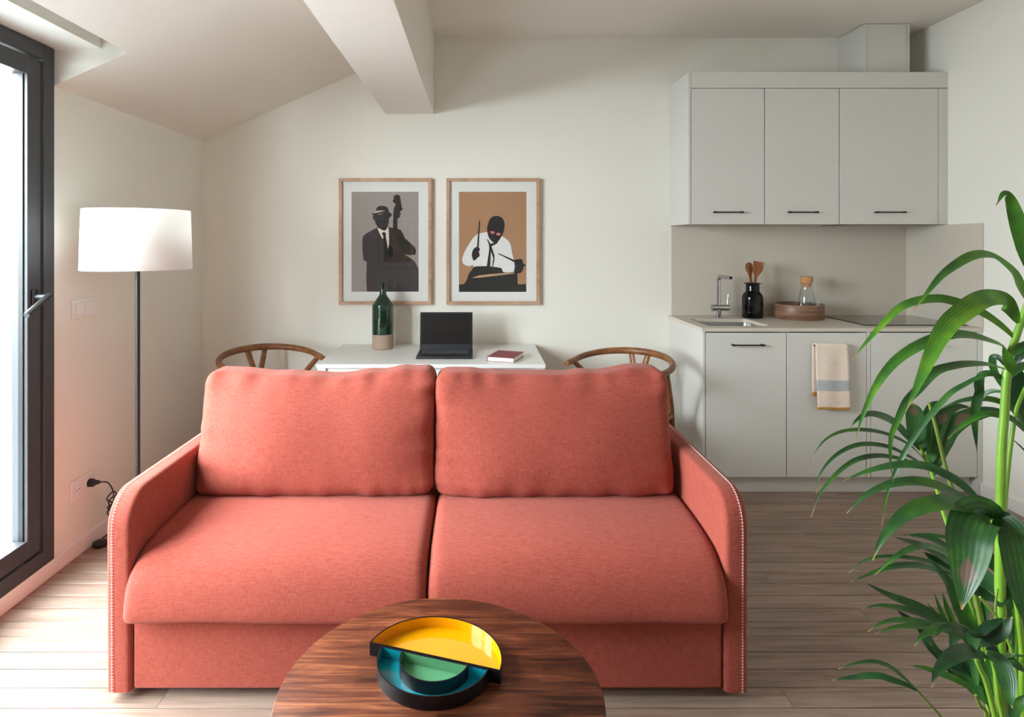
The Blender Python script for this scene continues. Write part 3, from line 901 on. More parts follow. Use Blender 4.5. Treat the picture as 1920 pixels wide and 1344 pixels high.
bassist = [
    ('suit', [(278, 600), (285, 575), (310, 552), (410, 497), (505, 495), (560, 503), (612, 518), (632, 545), (650, 590), (700, 635), (738, 672), (752, 712), (740, 738), (690, 741), (650, 737), (700, 765), (740, 800), (772, 860), (772, 1062), (318, 1062), (312, 960), (316, 800), (288, 785), (278, 700)]),
    ('bass', [(512, 500), (560, 503), (612, 518), (632, 545), (650, 590), (700, 635), (738, 672), (752, 712), (740, 738), (690, 741), (640, 735), (645, 798), (468, 798), (470, 640), (512, 640)]),
    ('bass', [(640, 738), (690, 760), (738, 798), (646, 798)]),
    ('darkbass', curve([(548, 520), (549, 420), (552, 340), (572, 292), (556, 284), (543, 262), (556, 248), (552, 226), (580, 211), (606, 220), (614, 260), (622, 300), (624, 325), (638, 337), (620, 348), (608, 372), (626, 376), (608, 388), (608, 412), (586, 424), (585, 520)], 2)),
    ('darkbass', curve([(585, 560), (630, 570), (665, 610), (690, 640), (668, 668), (660, 715), (630, 705), (620, 670), (590, 610)], 3)),
    ('shirt', [(408, 500), (440, 512), (470, 522), (503, 492), (510, 520), (513, 600), (512, 650), (500, 690), (486, 600), (466, 572), (458, 600), (432, 556)]),
    ('tie', [(448, 546), (474, 537), (486, 552), (484, 575), (496, 640), (503, 700), (498, 798), (468, 798), (470, 640), (468, 590)]),
    ('face', curve([(376, 392), (440, 384), (512, 372), (512, 430), (502, 490), (480, 524), (452, 520), (412, 490), (392, 455), (386, 432), (372, 424)], 3)),
    ('hat', curve([(392, 366), (404, 328), (428, 310), (470, 310), (500, 326), (512, 362), (538, 384), (520, 410), (498, 388), (440, 374), (392, 392), (358, 378)], 3)),
    ('band', [(398, 352), (440, 349), (482, 352), (440, 362), (396, 372), (378, 377)]),
    ('ink', curve([(508, 690), (524, 658), (545, 680), (546, 738), (530, 760), (508, 752)], 3)),
]
drummer = [
    ('white', curve([(1154, 780), (1175, 715), (1205, 660), (1250, 590), (1290, 556), (1330, 546), (1375, 538), (1420, 560), (1500, 575), (1555, 610), (1580, 650), (1590, 710), (1604, 770), (1618, 850), (1618, 892), (1560, 894), (1512, 892), (1500, 860), (1380, 850), (1262, 850), (1250, 824), (1218, 838), (1170, 822)], 2)),
    ('ink', curve([(1262, 842), (1320, 838), (1380, 838), (1440, 845), (1500, 855), (1512, 888), (1560, 893), (1620, 886), (1638, 900), (1642, 950), (1646, 996), (1700, 996), (1714, 998), (1714, 1060), (1700, 1064), (1130, 1064), (1125, 1058), (1125, 1000), (1135, 996), (1168, 995), (1200, 950), (1208, 912), (1240, 870)], 2)),
    ('tan', [(1240, 941), (1300, 919), (1420, 906), (1612, 893), (1612, 903), (1450, 922), (1300, 940)]),
    ('ink', curve([(1378, 482), (1396, 428), (1430, 400), (1472, 398), (1512, 422), (1527, 470), (1520, 530), (1500, 575), (1472, 618), (1442, 634), (1405, 610), (1382, 570), (1373, 510)], 3)),
    ('pink', ell(1421, 542, 19, 13, 0.15)), ('pink', ell(1473, 557, 19, 13, 0.1)),
    ('ink', [(1370, 598), (1382, 604), (1402, 642), (1470, 618), (1464, 636), (1412, 664), (1438, 745), (1438, 780), (1424, 842), (1417, 842), (1428, 770), (1406, 705), (1400, 842), (1370, 844), (1392, 690), (1390, 652)]),
    ('ink', [(1284, 678), (1302, 440), (1311, 442), (1299, 678)]),
    ('ink', curve([(1258, 684), (1290, 666), (1310, 690), (1300, 712), (1308, 745), (1284, 768), (1258, 790), (1240, 750), (1244, 712)], 3)),
    ('ink', [(1466, 728), (1474, 724), (1714, 828), (1714, 838), (1690, 832), (1610, 802)]),
    ('ink', curve([(1616, 786), (1645, 778), (1676, 776), (1688, 815), (1694, 845), (1672, 892), (1640, 902), (1610, 888), (1618, 840)], 3)),
]
def clip(shapes, x0, x1):
    return [(k, [(min(max(a, x0), x1), min(b, 1063)) for a, b in p]) for k, p in shapes]
picture('framed_print', 'framed print of a suited double bass player in a hat, above the green bottle',
        -0.8965, -0.303, 0.9846, 1.7925, *[zt((183, 0))[0], zt((772, 0))[0], zt((0, 1062))[1], zt((0, 185))[1]], 'greybg', clip(bassist, 183, 772), zt)
picture('framed_print', 'framed print of a drummer in white shirt and tie on tan ground',
        -0.208, 0.3886, 0.9846, 1.7925, *[zt((1126, 0))[0], zt((1719, 0))[0], zt((0, 1064))[1], zt((0, 185))[1]], 'tanbg', clip(drummer, 1126, 1719), zt)
picture('framed_print', 'framed pale green print on the wall opposite, seen only in picture glass reflection',
        -1.62, -1.02, 0.965, 1.73, -1.54, -1.10, 1.05, 1.64, 'mint', [], zt, facing=1, ywall=YR)

# ------------------------------------------------------------------ floor lamp, switch, socket
lx, ly = -1.452, 2.61
lamp = thing('floor_lamp', 'slim black floor lamp with a white drum shade by the balcony door', 'lamp', (lx, ly, 0))
MB().lathe([(0.106, 0.0), (0.108, 0.004), (0.108, 0.016), (0.104, 0.02), (0.014, 0.022)], (lx, ly, 0), 40).build('base', M['blackmetal'], lamp, smooth=40)
MB().tube([(lx, ly, 0.02), (lx, ly, 1.33)], 0.0095, 14).build('pole', M['blackmetal'], lamp, smooth=50)
zt0, zt1 = 1.267, 1.518
shd = MB().lathe([(0.212, zt0), (0.205, zt1)], (lx, ly, 0), 64, caps=False).build('shade', M['shade'], lamp, smooth=180)
so = shd.modifiers.new('solid', 'SOLIDIFY'); so.thickness = 0.002
spd = MB()
for k in range(3):
    a = 2 * math.pi * k / 3 + 0.4
    spd.tube([(lx, ly, 1.33), (lx + 0.207 * math.cos(a), ly + 0.207 * math.sin(a), 1.33)], 0.0022, 6)
spd.build('shade_spider', M['blackmetal'], shd)
MB().lathe([(0.012, 1.33), (0.013, 1.36), (0.03, 1.4), (0.032, 1.43), (0.02, 1.455), (0.002, 1.462)], (lx, ly, 0), 24).build('bulb', M['white_plastic'], lamp, smooth=50)

sw = thing('light_switch', 'white double light switch on the left wall beside the lamp pole', 'switch', (XL, 2.752, 1.043))
box('plate', M['white_plastic'], sw, XL, XL + 0.009, 2.674, 2.83, 1.043, 1.130, bevel=0.003)
for yy in (2.689, 2.756):
    box('rocker', M['white_plastic'], sw, XL + 0.009, XL + 0.013, yy, yy + 0.059, 1.057, 1.116, bevel=0.002)
sk = thing('power_socket', 'white double wall socket with a black plug pushed into it', 'socket', (XL, 2.745, 0.248))
pl = box('plate', M['white_plastic'], sk, XL, XL + 0.009, 2.667, 2.823, 0.248, 0.334, bevel=0.003)
for yy in (2.706, 2.784):
    w = MB()
    n = 24; vs = []; fs = []
    for (r, x) in ((0.0215, XL + 0.0092), (0.0205, XL + 0.011), (0.0195, XL + 0.011), (0.0195, XL + 0.0095)):
        for q in range(n):
            a = 2 * math.pi * q / n
            vs.append((x, yy + r * math.cos(a), 0.291 + r * math.sin(a)))
    for i in range(3):
        for q in range(n): fs.append((i * n + q, i * n + (q + 1) % n, (i + 1) * n + (q + 1) % n, (i + 1) * n + q))
    fs.append(tuple(3 * n + q for q in range(n)))
    wl_ = w.add(vs, fs).build('socket_well', M['white_plastic'], sk, smooth=40)
    for dy in (-0.0095, 0.0095):
        MB().tube([(XL + 0.0094, yy + dy, 0.291), (XL + 0.0099, yy + dy, 0.291)], 0.0028, 10).build('pin_hole', M['dark'], wl_)
pg = MB().tube([(XL + 0.0105, 2.784, 0.291), (XL + 0.03, 2.784, 0.291), (XL + 0.038, 2.784, 0.292), (XL + 0.056, 2.788, 0.293)], [0.018, 0.0175, 0.012, 0.0075], 16).build('plug', M['black'], lamp, smooth=50)
cp = [(XL + 0.056, 2.788, 0.293), (XL + 0.085, 2.80, 0.285), (XL + 0.10, 2.815, 0.24), (XL + 0.105, 2.815, 0.185), (XL + 0.10, 2.83, 0.15)]
for k in range(22):                       # the bundled part of the cord
    a = k * 1.9
    cp.append((XL + 0.095 + 0.018 * math.cos(a), 2.825 + 0.026 * math.sin(a * 1.3), 0.20 - 0.004 * k + 0.034 * math.sin(a * 0.7)))
cp += [(XL + 0.10, 2.83, 0.09), (XL + 0.085, 2.82, 0.05), (XL + 0.06, 2.80, 0.03)]
MB().tube(smoothline(cp, 5), 0.003, 6).build('cord', M['black'], lamp, smooth=60)
ft = MB().lathe([(0.022, 0.0), (0.030, 0.004), (0.032, 0.012), (0.028, 0.022), (0.014, 0.026)], (XL + 0.055, 2.79, 0.0), 24)
ft.build('foot_switch', M['black'], lamp, smooth=50)
cp2 = [(XL + 0.085, 2.79, 0.01), (XL + 0.13, 2.80, 0.005), (XL + 0.2, 2.72, 0.004), (lx - 0.104, ly + 0.03, 0.006)]
MB().tube(smoothline(cp2, 6), 0.003, 6).build('cord', M['black'], lamp, smooth=60)

# ------------------------------------------------------------------ kitchen
KY, KUY = 3.35, 3.60          # front planes of the base and the wall units
WT = 0.915
def bar_handle(xc, z, yf, parent, ln=0.172, d=0.026):
    b = MB()
    b.tube([(xc - ln / 2, yf - d, z), (xc + ln / 2, yf - d, z)], 0.0042, 10)
    for s in (-1, 1):
        b.tube([(xc + s * (ln / 2 - 0.008), yf, z), (xc + s * (ln / 2 - 0.008), yf - d, z)], 0.0048, 10)
        b.tube([(xc + s * (ln / 2 - 0.0), yf - d, z), (xc + s * (ln / 2 - 0.016), yf - d, z)], 0.0056, 10)
    return b.build('handle', M['blackmetal'], parent, smooth=50)

def base_unit(label, x0, x1, hx):
    r = thing('base_cabinet', label, 'cabinet', ((x0 + x1) / 2, (KY + YB) / 2, 0.10), group='base cabinets under the worktop')
    carc = MB()
    a, b = x0 + 0.001, x1 - 0.001
    carc.box(a, a + 0.016, KY + 0.021, YB - 0.01, 0.10, WT - 0.022); carc.box(b - 0.016, b, KY + 0.021, YB - 0.01, 0.10, WT - 0.022)
    carc.box(a, b, KY + 0.021, YB - 0.01, 0.10, 0.116); carc.box(a, b, YB - 0.018, YB - 0.01, 0.116, WT - 0.022)
    carc.build('body', M['cab'], r)
    d = box('door', M['cab'], r, x0 + 0.0015, x1 - 0.0015, KY, KY + 0.019, 0.10, 0.888, bevel=0.0012)
    bar_handle(hx, 0.824, KY, d, 0.175)
    return r
base_unit('grey base cabinet under the sink, bare black bar handle', 1.239, 1.6795, 1.462)
base_unit('middle grey base cabinet, towel hung over its handle', 1.6815, 2.1175, 1.905)
base_unit('widest grey base cabinet, below the black hob', 2.141, 2.722, 2.43)
def slab(name, label, cat, *b, bevel=0.0012, mat=None):
    o = MB().box(*b).build(name, mat or M['cab'], bevel=bevel, smooth=30)
    return tag(o, label, cat)
slab('end_panel', 'tall grey end panel closing the base units beside the right chair', 'panel', 1.2225, 1.2365, KY, YB - 0.001, 0.0, WT - 0.021)
slab('filler_strip', 'narrow grey vertical strip between middle and widest base cabinets', 'panel', 2.119, 2.1395, KY + 0.001, KY + 0.05, 0.10, WT - 0.021)
slab('filler_strip', 'narrow grey vertical strip between widest base cabinet and right wall', 'panel', 2.724, 2.7525, KY, YB - 0.001, 0.0, WT - 0.021)
slab('plinth', 'recessed grey plinth along the floor under the base cabinets', 'plinth', 1.238, 2.723, KY + 0.048, KY + 0.064, 0.0, 0.0985)

# worktop with a cut-out for the sink
sx, ex, sy, ey, rc = 1.285, 1.632, 3.432, 3.742, 0.035
wt = MB()
z0, z1 = WT - 0.020, WT
wx0, wx1, wy0, wy1 = 1.2165, 2.7525, KY - 0.006, YB - 0.0005
wt.box(wx0, sx, wy0, wy1, z0, z1); wt.box(ex, wx1, wy0, wy1, z0, z1); wt.box(sx, ex, wy0, sy, z0, z1); wt.box(sx, ex, ey, wy1, z0, z1)
for (cx, cy, ax, ay) in ((sx, sy, 1, 1), (ex, sy, -1, 1), (sx, ey, 1, -1), (ex, ey, -1, -1)):
    pl_ = [(cx, cy)]
    for k in range(9):
        a = math.pi / 2 * k / 8
        pl_.append((cx + ax * (rc - rc * math.sin(a)), cy + ay * (rc - rc * math.cos(a))))
    wt.prism(pl_, 'z', z0, z1)
tag(wt.build('worktop', M['top']), 'long pale beige worktop over the base cabinets, sink cut into it', 'worktop')

def rrect(x0, x1, y0, y1, r, z, n=8):
    out = []
    for (cx, cy, a0) in ((x1 - r, y1 - r, 0), (x0 + r, y1 - r, 90), (x0 + r, y0 + r, 180), (x1 - r, y0 + r, 270)):
        for k in range(n + 1):
            a = math.radians(a0 + 90 * k / n)
            out.append((cx + r * math.cos(a), cy + r * math.sin(a), z))
    return out
snk = thing('sink', 'small stainless steel sink sunk into the worktop', 'sink', ((sx + ex) / 2, (sy + ey) / 2, 0.745))
loops = [rrect(sx - 0.012, ex + 0.012, sy - 0.012, ey + 0.012, rc + 0.012, z0 - 0.001), rrect(sx + 0.001, ex - 0.001, sy + 0.001, ey - 0.001, rc, z0 - 0.0012),
         rrect(sx + 0.004, ex - 0.004, sy + 0.004, ey - 0.004, rc, z0 - 0.02), rrect(sx + 0.012, ex - 0.012, sy + 0.012, ey - 0.012, rc, 0.77), rrect(sx + 0.04, ex - 0.04, sy + 0.04, ey - 0.04, rc, 0.746)]
m = len(loops[0])
vs = [p for l in loops for p in l]
fs = [(i * m + k, i * m + (k + 1) % m, (i + 1) * m + (k + 1) % m, (i + 1) * m + k) for i in range(len(loops) - 1) for k in range(m)]
fs.append(tuple((len(loops) - 1) * m + k for k in range(m)))
MB().add(vs, fs).build('basin', M['steel'], snk, smooth=50)
MB().lathe([(0.042, 0.0), (0.042, 0.002), (0.03, 0.003), (0.028, 0.0)], ((sx + ex) / 2, (sy + ey) / 2, 0.7465), 24).build('drain', M['chrome'], snk, smooth=40)

fc = thing('faucet', 'chrome kitchen faucet with a straight spout behind the sink', 'faucet', (1.485, 3.80, WT))
fxc, fyc = 1.485, 3.80
MB().lathe([(0.025, 0.0), (0.025, 0.004), (0.0165, 0.008), (0.0165, 0.05)], (fxc, fyc, WT), 24).build('base', M['chrome'], fc, smooth=40)
MB().tube([(fxc - 0.043, fyc, WT + 0.062), (fxc + 0.062, fyc, WT + 0.062)], 0.0205, 24).build('mixer_body', M['chrome'], fc, smooth=40)
MB().tube([(fxc + 0.054, fyc, WT + 0.08), (fxc + 0.060, fyc, WT + 0.145)], [0.0045, 0.0035], 10).build('lever', M['chrome'], fc, smooth=40)
up = [(fxc, fyc, WT + 0.06), (fxc, fyc, WT + 0.232)]
for k in range(1, 9):
    a = math.pi / 2 * k / 8
    up.append((fxc, fyc - 0.026 * (1 - math.cos(a)), WT + 0.232 + 0.026 * math.sin(a)))
up.append((fxc, fyc - 0.185, WT + 0.258))
spt = MB().tube(up, 0.0125, 18).build('spout', M['chrome'], fc, smooth=50)
MB().tube([(fxc, fyc - 0.1856, WT + 0.258), (fxc, fyc - 0.187, WT + 0.258)], 0.0095, 16).build('aerator', M['dark'], spt)

hob = thing('hob', 'thin black glass hob set on the right end of the worktop', 'hob', (2.447, 3.66, WT))
box('glass_plate', pm('hob_glass', lin(24, 25, 27), 0.05, coat=0.3), hob, 2.165, 2.735, 3.435, 3.885, WT + 0.0002, WT + 0.0055, bevel=0.0015)

# splashback
tag(MB().box(1.2366, 2.7525, YB - 0.010, YB - 0.0004, WT + 0.0003, 1.4875).build('splashback', M['top']), 'beige splashback on the back wall behind sink and hob', 'splashback')
tag(MB().box(XR - 0.010, XR - 0.0004, 3.343, YB - 0.0105, WT + 0.0003, 1.4875).build('splashback', M['top'], bevel=0.001), 'beige side splashback on the right wall next to the hob', 'splashback')

# wall units
UZ0, UZ1 = 1.4896, 2.285
def wall_unit(label, x0, x1, hx):
    r = thing('wall_cabinet', label, 'cabinet', ((x0 + x1) / 2, (KUY + YB) / 2, UZ0), group='wall cabinets above the worktop')
    c = MB(); a, b = x0 + 0.001, x1 - 0.001
    c.box(a, a + 0.016, KUY + 0.021, YB - 0.011, UZ0, UZ1); c.box(b - 0.016, b, KUY + 0.021, YB - 0.011, UZ0, UZ1)
    c.box(a + 0.016, b - 0.016, KUY + 0.021, YB - 0.011, UZ0, UZ0 + 0.016); c.box(a + 0.016, b - 0.016, KUY + 0.021, YB - 0.011, UZ1 - 0.016, UZ1)
    c.box(a + 0.016, b - 0.016, YB - 0.019, YB - 0.011, UZ0 + 0.016, UZ1 - 0.016)
    c.build('body', M['cab'], r)
    d = box('door', M['cab'], r, x0 + 0.0015, x1 - 0.0015, KUY, KUY + 0.019, UZ0 - 0.001, UZ1, bevel=0.0012)
    bar_handle(hx, 1.558, KUY, d)
    return r
wall_unit('left grey wall cabinet, above sink and faucet', 1.2445, 1.6765, 1.457)
wall_unit('middle grey wall cabinet, above the round wooden tray', 1.6785, 2.1145, 1.894)
wall_unit('widest grey wall cabinet, below the boxed-in duct', 2.1165, 2.6965, 2.404)
slab('end_panel', 'grey end panel on the open left side of the wall cabinets', 'panel', 1.2275, 1.243, KUY - 0.002, YB - 0.001, UZ0 - 0.001, 2.382)
slab('filler_strip', 'narrow grey vertical strip right of the widest wall cabinet', 'panel', 2.6985, 2.7525, KUY, KUY + 0.12, UZ0 - 0.001, UZ1)
slab('fascia', 'long grey fascia board across the top of the wall cabinets', 'panel', 1.2445, 2.7525, KUY - 0.002, KUY + 0.016, 2.2885, 2.382)
duct = thing('duct_box', 'grey boxed-in extractor duct rising from wall cabinets to ceiling', 'duct', (2.4545, 3.82, 2.287))
box('side_panel', M['cab'], duct, 2.317, 2.335, 3.69, YB - 0.001, 2.287, ZC - 0.004, bevel=0.0012)
box('side_panel', M['cab'], duct, 2.574, 2.592, 3.69, YB - 0.001, 2.287, ZC - 0.004, bevel=0.0012)
box('front_panel', M['cab'], duct, 2.3365, 2.5725, 3.6915, 3.71, 2.287, ZC - 0.004, bevel=0.0012)
slab('hood_grille', 'slim dark extractor grille under the widest wall cabinet', 'extractor', 2.18, 2.63, 3.66, 3.9, UZ0 - 0.006, UZ0 - 0.0005, mat=M['steel'])

# towel on the middle handle
tw = MB()
tx0, tx1 = 1.818, 2.0
hz_, hy_ = 0.824, KY - 0.026
path = [(hy_ + 0.0115, 0.545 + 0.3 * k / 12) for k in range(0, 12)]
path = [(KY - 0.013, 0.547 + (hz_ - 0.547) * k / 12) for k in range(12)]
for k in range(0, 9):
    a = math.pi * k / 8
    path.append((hy_ + 0.0115 * math.cos(a), hz_ + 0.0115 * math.sin(a)))
path += [(hy_ - 0.0125, hz_ - (hz_ - 0.478) * k / 24) for k in range(1, 25)]
nx = 16
vs = []; fs = []; ms = []
for j, (yy, zz) in enumerate(path):
    f = j / (len(path) - 1)
    front = j >= 20
    for i in range(nx + 1):
        u = i / nx
        a, b = (tx0 + 0.014, tx1) if front else (tx0 - 0.006, tx1 - 0.02)
        if 12 <= j < 20:
            q = (j - 12) / 8; a = tx0 - 0.006 + q * 0.006; b = tx1 - 0.02 + q * 0.014
        if front:
            q = min(1, (hz_ - zz) / 0.345); a = tx0 + 0.001 + 0.012 * q; b = tx1 - 0.006 + 0.012 * q
        wob = 0.003 * math.sin(u * 9 + j * 0.05) * min(1, abs(hz_ - zz) / 0.1)
        if not front and j < 12: wob = min(wob, 0.002)
        vs.append((a + (b - a) * u, yy + (wob if front else wob * 0.3), zz + (0.002 * math.sin(u * 7) if front else 0)))
L_ = len(path)
for j in range(L_ - 1):
    zz = (path[j][1] + path[j + 1][1]) / 2
    front = j >= 20
    mi = 0
    if front and 0.572 < zz < 0.640: mi = 1
    if (front and zz < 0.499) or (not front and zz < 0.572): mi = 2
    for i in range(nx):
        fs.append((j * (nx + 1) + i, j * (nx + 1) + i + 1, (j + 1) * (nx + 1) + i + 1, (j + 1) * (nx + 1) + i)); ms.append(mi)
tw.add(vs, fs); tw.m = ms
to = tw.build('kitchen_towel', [fabric('towel_weave', lin(228, 206, 190), lin(240, 224, 212), 0.0013, 0.2, 0.4), fabric('towel_grey', lin(166, 170, 174), lin(192, 195, 197), 0.0013, 0.2, 0.4), fabric('towel_orange', lin(206, 142, 66), lin(230, 172, 96), 0.0013, 0.2, 0.4)], smooth=60)
s_ = to.modifiers.new('solid', 'SOLIDIFY'); s_.thickness = 0.0025
tag(to, 'cream towel with grey band and orange hem hanging on a cabinet handle', 'towel')

# black jar with wooden utensils
jx, jy = 1.695, 3.80
jar = MB().lathe([(0.055, 0.0), (0.061, 0.004), (0.0615, 0.12), (0.060, 0.135), (0.052, 0.152), (0.042, 0.162), (0.040, 0.17), (0.040, 0.208), (0.043, 0.211), (0.053, 0.2125), (0.053, 0.2165), (0.042, 0.218), (0.036, 0.214), (0.036, 0.165), (0.050, 0.148), (0.056, 0.12), (0.055, 0.01), (0.01, 0.008)], (jx, jy, WT), 40).build('utensil_jar', pm('black_glaze', lin(7, 7, 9), 0.06, spec=0.35), smooth=40)
tag(jar, 'glossy black ceramic jar holding two wooden utensils', 'jar')
def utensil(name, label, base, top, head, side, th=0.006):
    base, top = Vector(base), Vector(top)
    r = thing(name, label, 'utensil', base)
    t = (top - base).normalized()
    MB().tube([base, base.lerp(top, 0.5), top], [0.006, 0.0065, 0.0075], 10).build('handle', M['utensil'], r, smooth=50)
    s = Vector(side); s = (s - t * s.dot(t)).normalized(); nrm = t.cross(s)
    hb = MB()
    n = len(head)
    vs = [top + s * a + t * b + nrm * (th / 2) for a, b in head] + [top + s * a + t * b - nrm * (th / 2) for a, b in head]
    fs = [tuple(range(n)), tuple(range(2 * n - 1, n - 1, -1))] + [(i, (i + 1) % n, n + (i + 1) % n, n + i) for i in range(n)]
    hb.add(vs, fs).build('head', M['utensil'], r, bevel=0.002, smooth=40)
spoon = [(0.007, -0.012), (0.010, 0.012), (0.022, 0.040), (0.0275, 0.062), (0.026, 0.080), (0.018, 0.092), (0.006, 0.098), (-0.006, 0.098), (-0.018, 0.092), (-0.026, 0.080), (-0.0275, 0.062), (-0.022, 0.040), (-0.010, 0.012), (-0.007, -0.012)]
spat = [(0.008, -0.012), (0.011, 0.012), (0.034, 0.048), (0.041, 0.072), (0.042, 0.094), (0.040, 0.104), (-0.023, 0.108), (-0.024, 0.098), (-0.021, 0.045), (-0.010, 0.014), (-0.008, -0.012)]
utensil('wooden_spoon', 'round-headed wooden spoon leaning left in the black jar', (jx + 0.022, jy + 0.004, WT + 0.02), (jx - 0.004, jy + 0.018, WT + 0.246), spoon, (1, 0.25, 0))
utensil('wooden_spatula', 'broad square-headed wooden spatula in the black jar', (jx - 0.012, jy - 0.014, WT + 0.02), (jx + 0.014, jy - 0.010, WT + 0.244), spat, (1, -0.12, 0))

# round wooden tray with carafe and glasses
rx, ry = 1.972, 3.782
rt = MB().lathe([(0.138, 0.0), (0.1405, 0.003), (0.1405, 0.088), (0.139, 0.090), (0.1345, 0.090), (0.1335, 0.088), (0.1335, 0.012), (0.13, 0.010), (0.002, 0.010)], (rx, ry, WT), 56).build('round_tray', M['trayWood'], smooth=40)
tag(rt, 'round walnut tray with high rim on the worktop', 'tray')
cg = pane_mat('carafe_glass', (0.96, 0.975, 0.975, 1), 1.5, 2.6)
cx_, cy_ = 2.03, 3.80
carafe = thing('carafe', 'clear glass carafe with a cork stopper in the round tray', 'carafe', (cx_, cy_, WT + 0.0105))
MB().lathe([(0.044, 0.0), (0.047, 0.005), (0.048, 0.06), (0.046, 0.11), (0.040, 0.14), (0.033, 0.165), (0.031, 0.18), (0.033, 0.206), (0.0305, 0.206), (0.029, 0.18), (0.031, 0.165), (0.038, 0.14), (0.044, 0.11), (0.046, 0.06), (0.045, 0.008), (0.002, 0.006)], (cx_, cy_, WT + 0.0105), 40).build('glass_body', cg, carafe, smooth=50)
MB().lathe([(0.026, 0.18), (0.0285, 0.205), (0.034, 0.206), (0.0375, 0.243), (0.036, 0.245), (0.002, 0.245)], (cx_, cy_, WT + 0.0105), 32).build('cork_stopper', M['cork'], carafe, smooth=40)
for (gx, gy, lb) in ((1.968, 3.765, 'left of the two small drinking glasses beside the carafe'), (2.045, 3.722, 'right of the two small drinking glasses, before the carafe')):
    g = MB().lathe([(0.026, 0.0), (0.028, 0.003), (0.0325, 0.100), (0.031, 0.101), (0.0265, 0.010), (0.002, 0.008)], (gx, gy, WT + 0.0105), 32).build('drinking_glass', cg, smooth=50)
    tag(g, lb, 'glass', 'small glasses in the round tray')

# ------------------------------------------------------------------ potted palm
PXc, PYc = 1.10, 1.30
palm = thing('potted_palm', 'tall green kentia palm with arching leaves in the right foreground', 'plant', (PXc, PYc, 0))
MB().lathe([(0.112, 0.0), (0.116, 0.004), (0.137, 0.225), (0.14, 0.23), (0.14, 0.238), (0.133, 0.239), (0.129, 0.21), (0.11, 0.02), (0.01, 0.02)], (PXc, PYc, 0), 48).build('pot', pm('pot_ceramic', lin(206, 200, 192), 0.6), palm, smooth=40)
MB().lathe([(0.126, 0.195), (0.10, 0.205), (0.001, 0.21)], (PXc, PYc, 0), 32).build('soil', pm('potting_soil', lin(52, 40, 32), 0.95, bump=0.8, bscale=90), palm, smooth=50)

def stem(pts, w0, w1, Y0=PYc, Y1=None, mat='stem', root=None):
    """pixel polyline from the top down, then on to the soil"""
    Y1 = PYc if Y1 is None else Y1
    n = len(pts)
    P3 = [at(x, y, Y0 + (Y1 - Y0) * i / max(1, n - 1)) for i, (x, y) in enumerate(pts)]
    if root is not None:
        P3.append(Vector((PXc + root[0], PYc + root[1], 0.20)))
    Q = smoothline(P3, 5)
    m = len(Q)
    R = [(w0 + (w1 - w0) * i / (m - 1)) / 2 / F * PYc for i in range(m)]
    return MB().tube(Q, R, 10).build('stem', M[mat], palm, smooth=60)

lrng = random.Random(11)
def leaf(pts, w, Y0, dY, lit_tone=0.0, up=0.5, scorch=-5.0, fold=0.22, round_=0.0, basew=0.35):
    """a leaflet: centreline from base to tip (pixels), apparent width (pixels), depth of the base and run of depth to the tip"""
    n = len(pts)
    P3 = []
    for i, (x, y) in enumerate(pts):
        t = i / (n - 1)
        P3.append(at(x, y, Y0 + dY * (1 - (1 - t) ** 1.6)))
    Q = smoothline(P3, 5)
    m = len(Q)
    vs = []; uv = []; fs = []
    tw = lrng.uniform(-0.25, 0.25)
    cl = [0.0]
    for i in range(1, m): cl.append(cl[-1] + (Q[i] - Q[i - 1]).length)
    for i, p in enumerate(Q):
        t = cl[i] / cl[-1]
        T = (Q[min(i + 1, m - 1)] - Q[max(i - 1, 0)]).normalized()
        view = (Vector((0, 0, CZ)) - p).normalized()
        nn = view * (1 - up) + Vector((lrng.uniform(-0.0, 0.0), 0, 1)) * up + Vector((tw, 0, tw))
        nn = nn - T * nn.dot(T)
        nn.normalize()
        s = T.cross(nn).normalized()
        app = (s - view * s.dot(view)); app = (app - T * app.dot(T)).length
        k = 1.0 / max(0.55, app)
        shape = (basew + (1 - basew) * min(1, t / 0.28) ** 0.7) * (1 - max(0, (t - 0.45) / 0.55) ** (1.7 + round_)) 
        hw = max(0.0009, w / 2 / F * p.y * shape * k)
        for u in (-1, -0.5, 0, 0.5, 1):
            vs.append(p + s * hw * u + nn * (hw * fold * (abs(u) ** 1.3)))
            uv.append(((u + 1) / 2, t))
    for i in range(m - 1):
        for k in range(4):
            a = i * 5 + k
            fs.append((a, a + 1, a + 6, a + 5))
    b = MB().add(vs, fs); b.uv = uv
    o = b.build('leaf', M['leaf'], palm, smooth=180, fixn=False)
    o['leaf_lit_tone'] = float(lit_tone + 0.05); o['scorch'] = float(scorch)
    return o

# stems
stem([(1960, 470), (1930, 560), (1905, 632), (1894, 669), (1887, 714), (1883, 780), (1878, 850), (1876, 950), (1875, 1080), (1875, 1225)], 11, 19, 1.30, 1.30, root=(0.0, 0.0))
stem([(1935, 700), (1907, 763), (1899, 805), (1890, 874), (1883, 956), (1880, 1060), (1880, 1200)], 6, 12, 1.34, 1.33, root=(0.01, 0.03))
stem([(1742, 755), (1754, 798), (1772, 872), (1785, 918), (1797, 972), (1815, 1060), (1838, 1160), (1858, 1280)], 6, 11, 1.36, 1.33, 'stem_dark', root=(-0.02, 0.03))
stem([(1722, 834), (1740, 869), (1754, 908), (1769, 961), (1785, 1008), (1810, 1100), (1838, 1200), (1862, 1300)], 6, 11, 1.44, 1.36, root=(-0.01, 0.05))
stem([(1860, 970), (1876, 1019), (1890, 1063), (1903, 1115), (1911, 1166), (1916, 1219), (1918, 1320)], 7, 10, 1.20, 1.24, root=(0.05, -0.03))
stem([(1829, 1113), (1844, 1172), (1856, 1240), (1866, 1330)], 7, 9, 1.37, 1.34, root=(-0.02, 0.02))
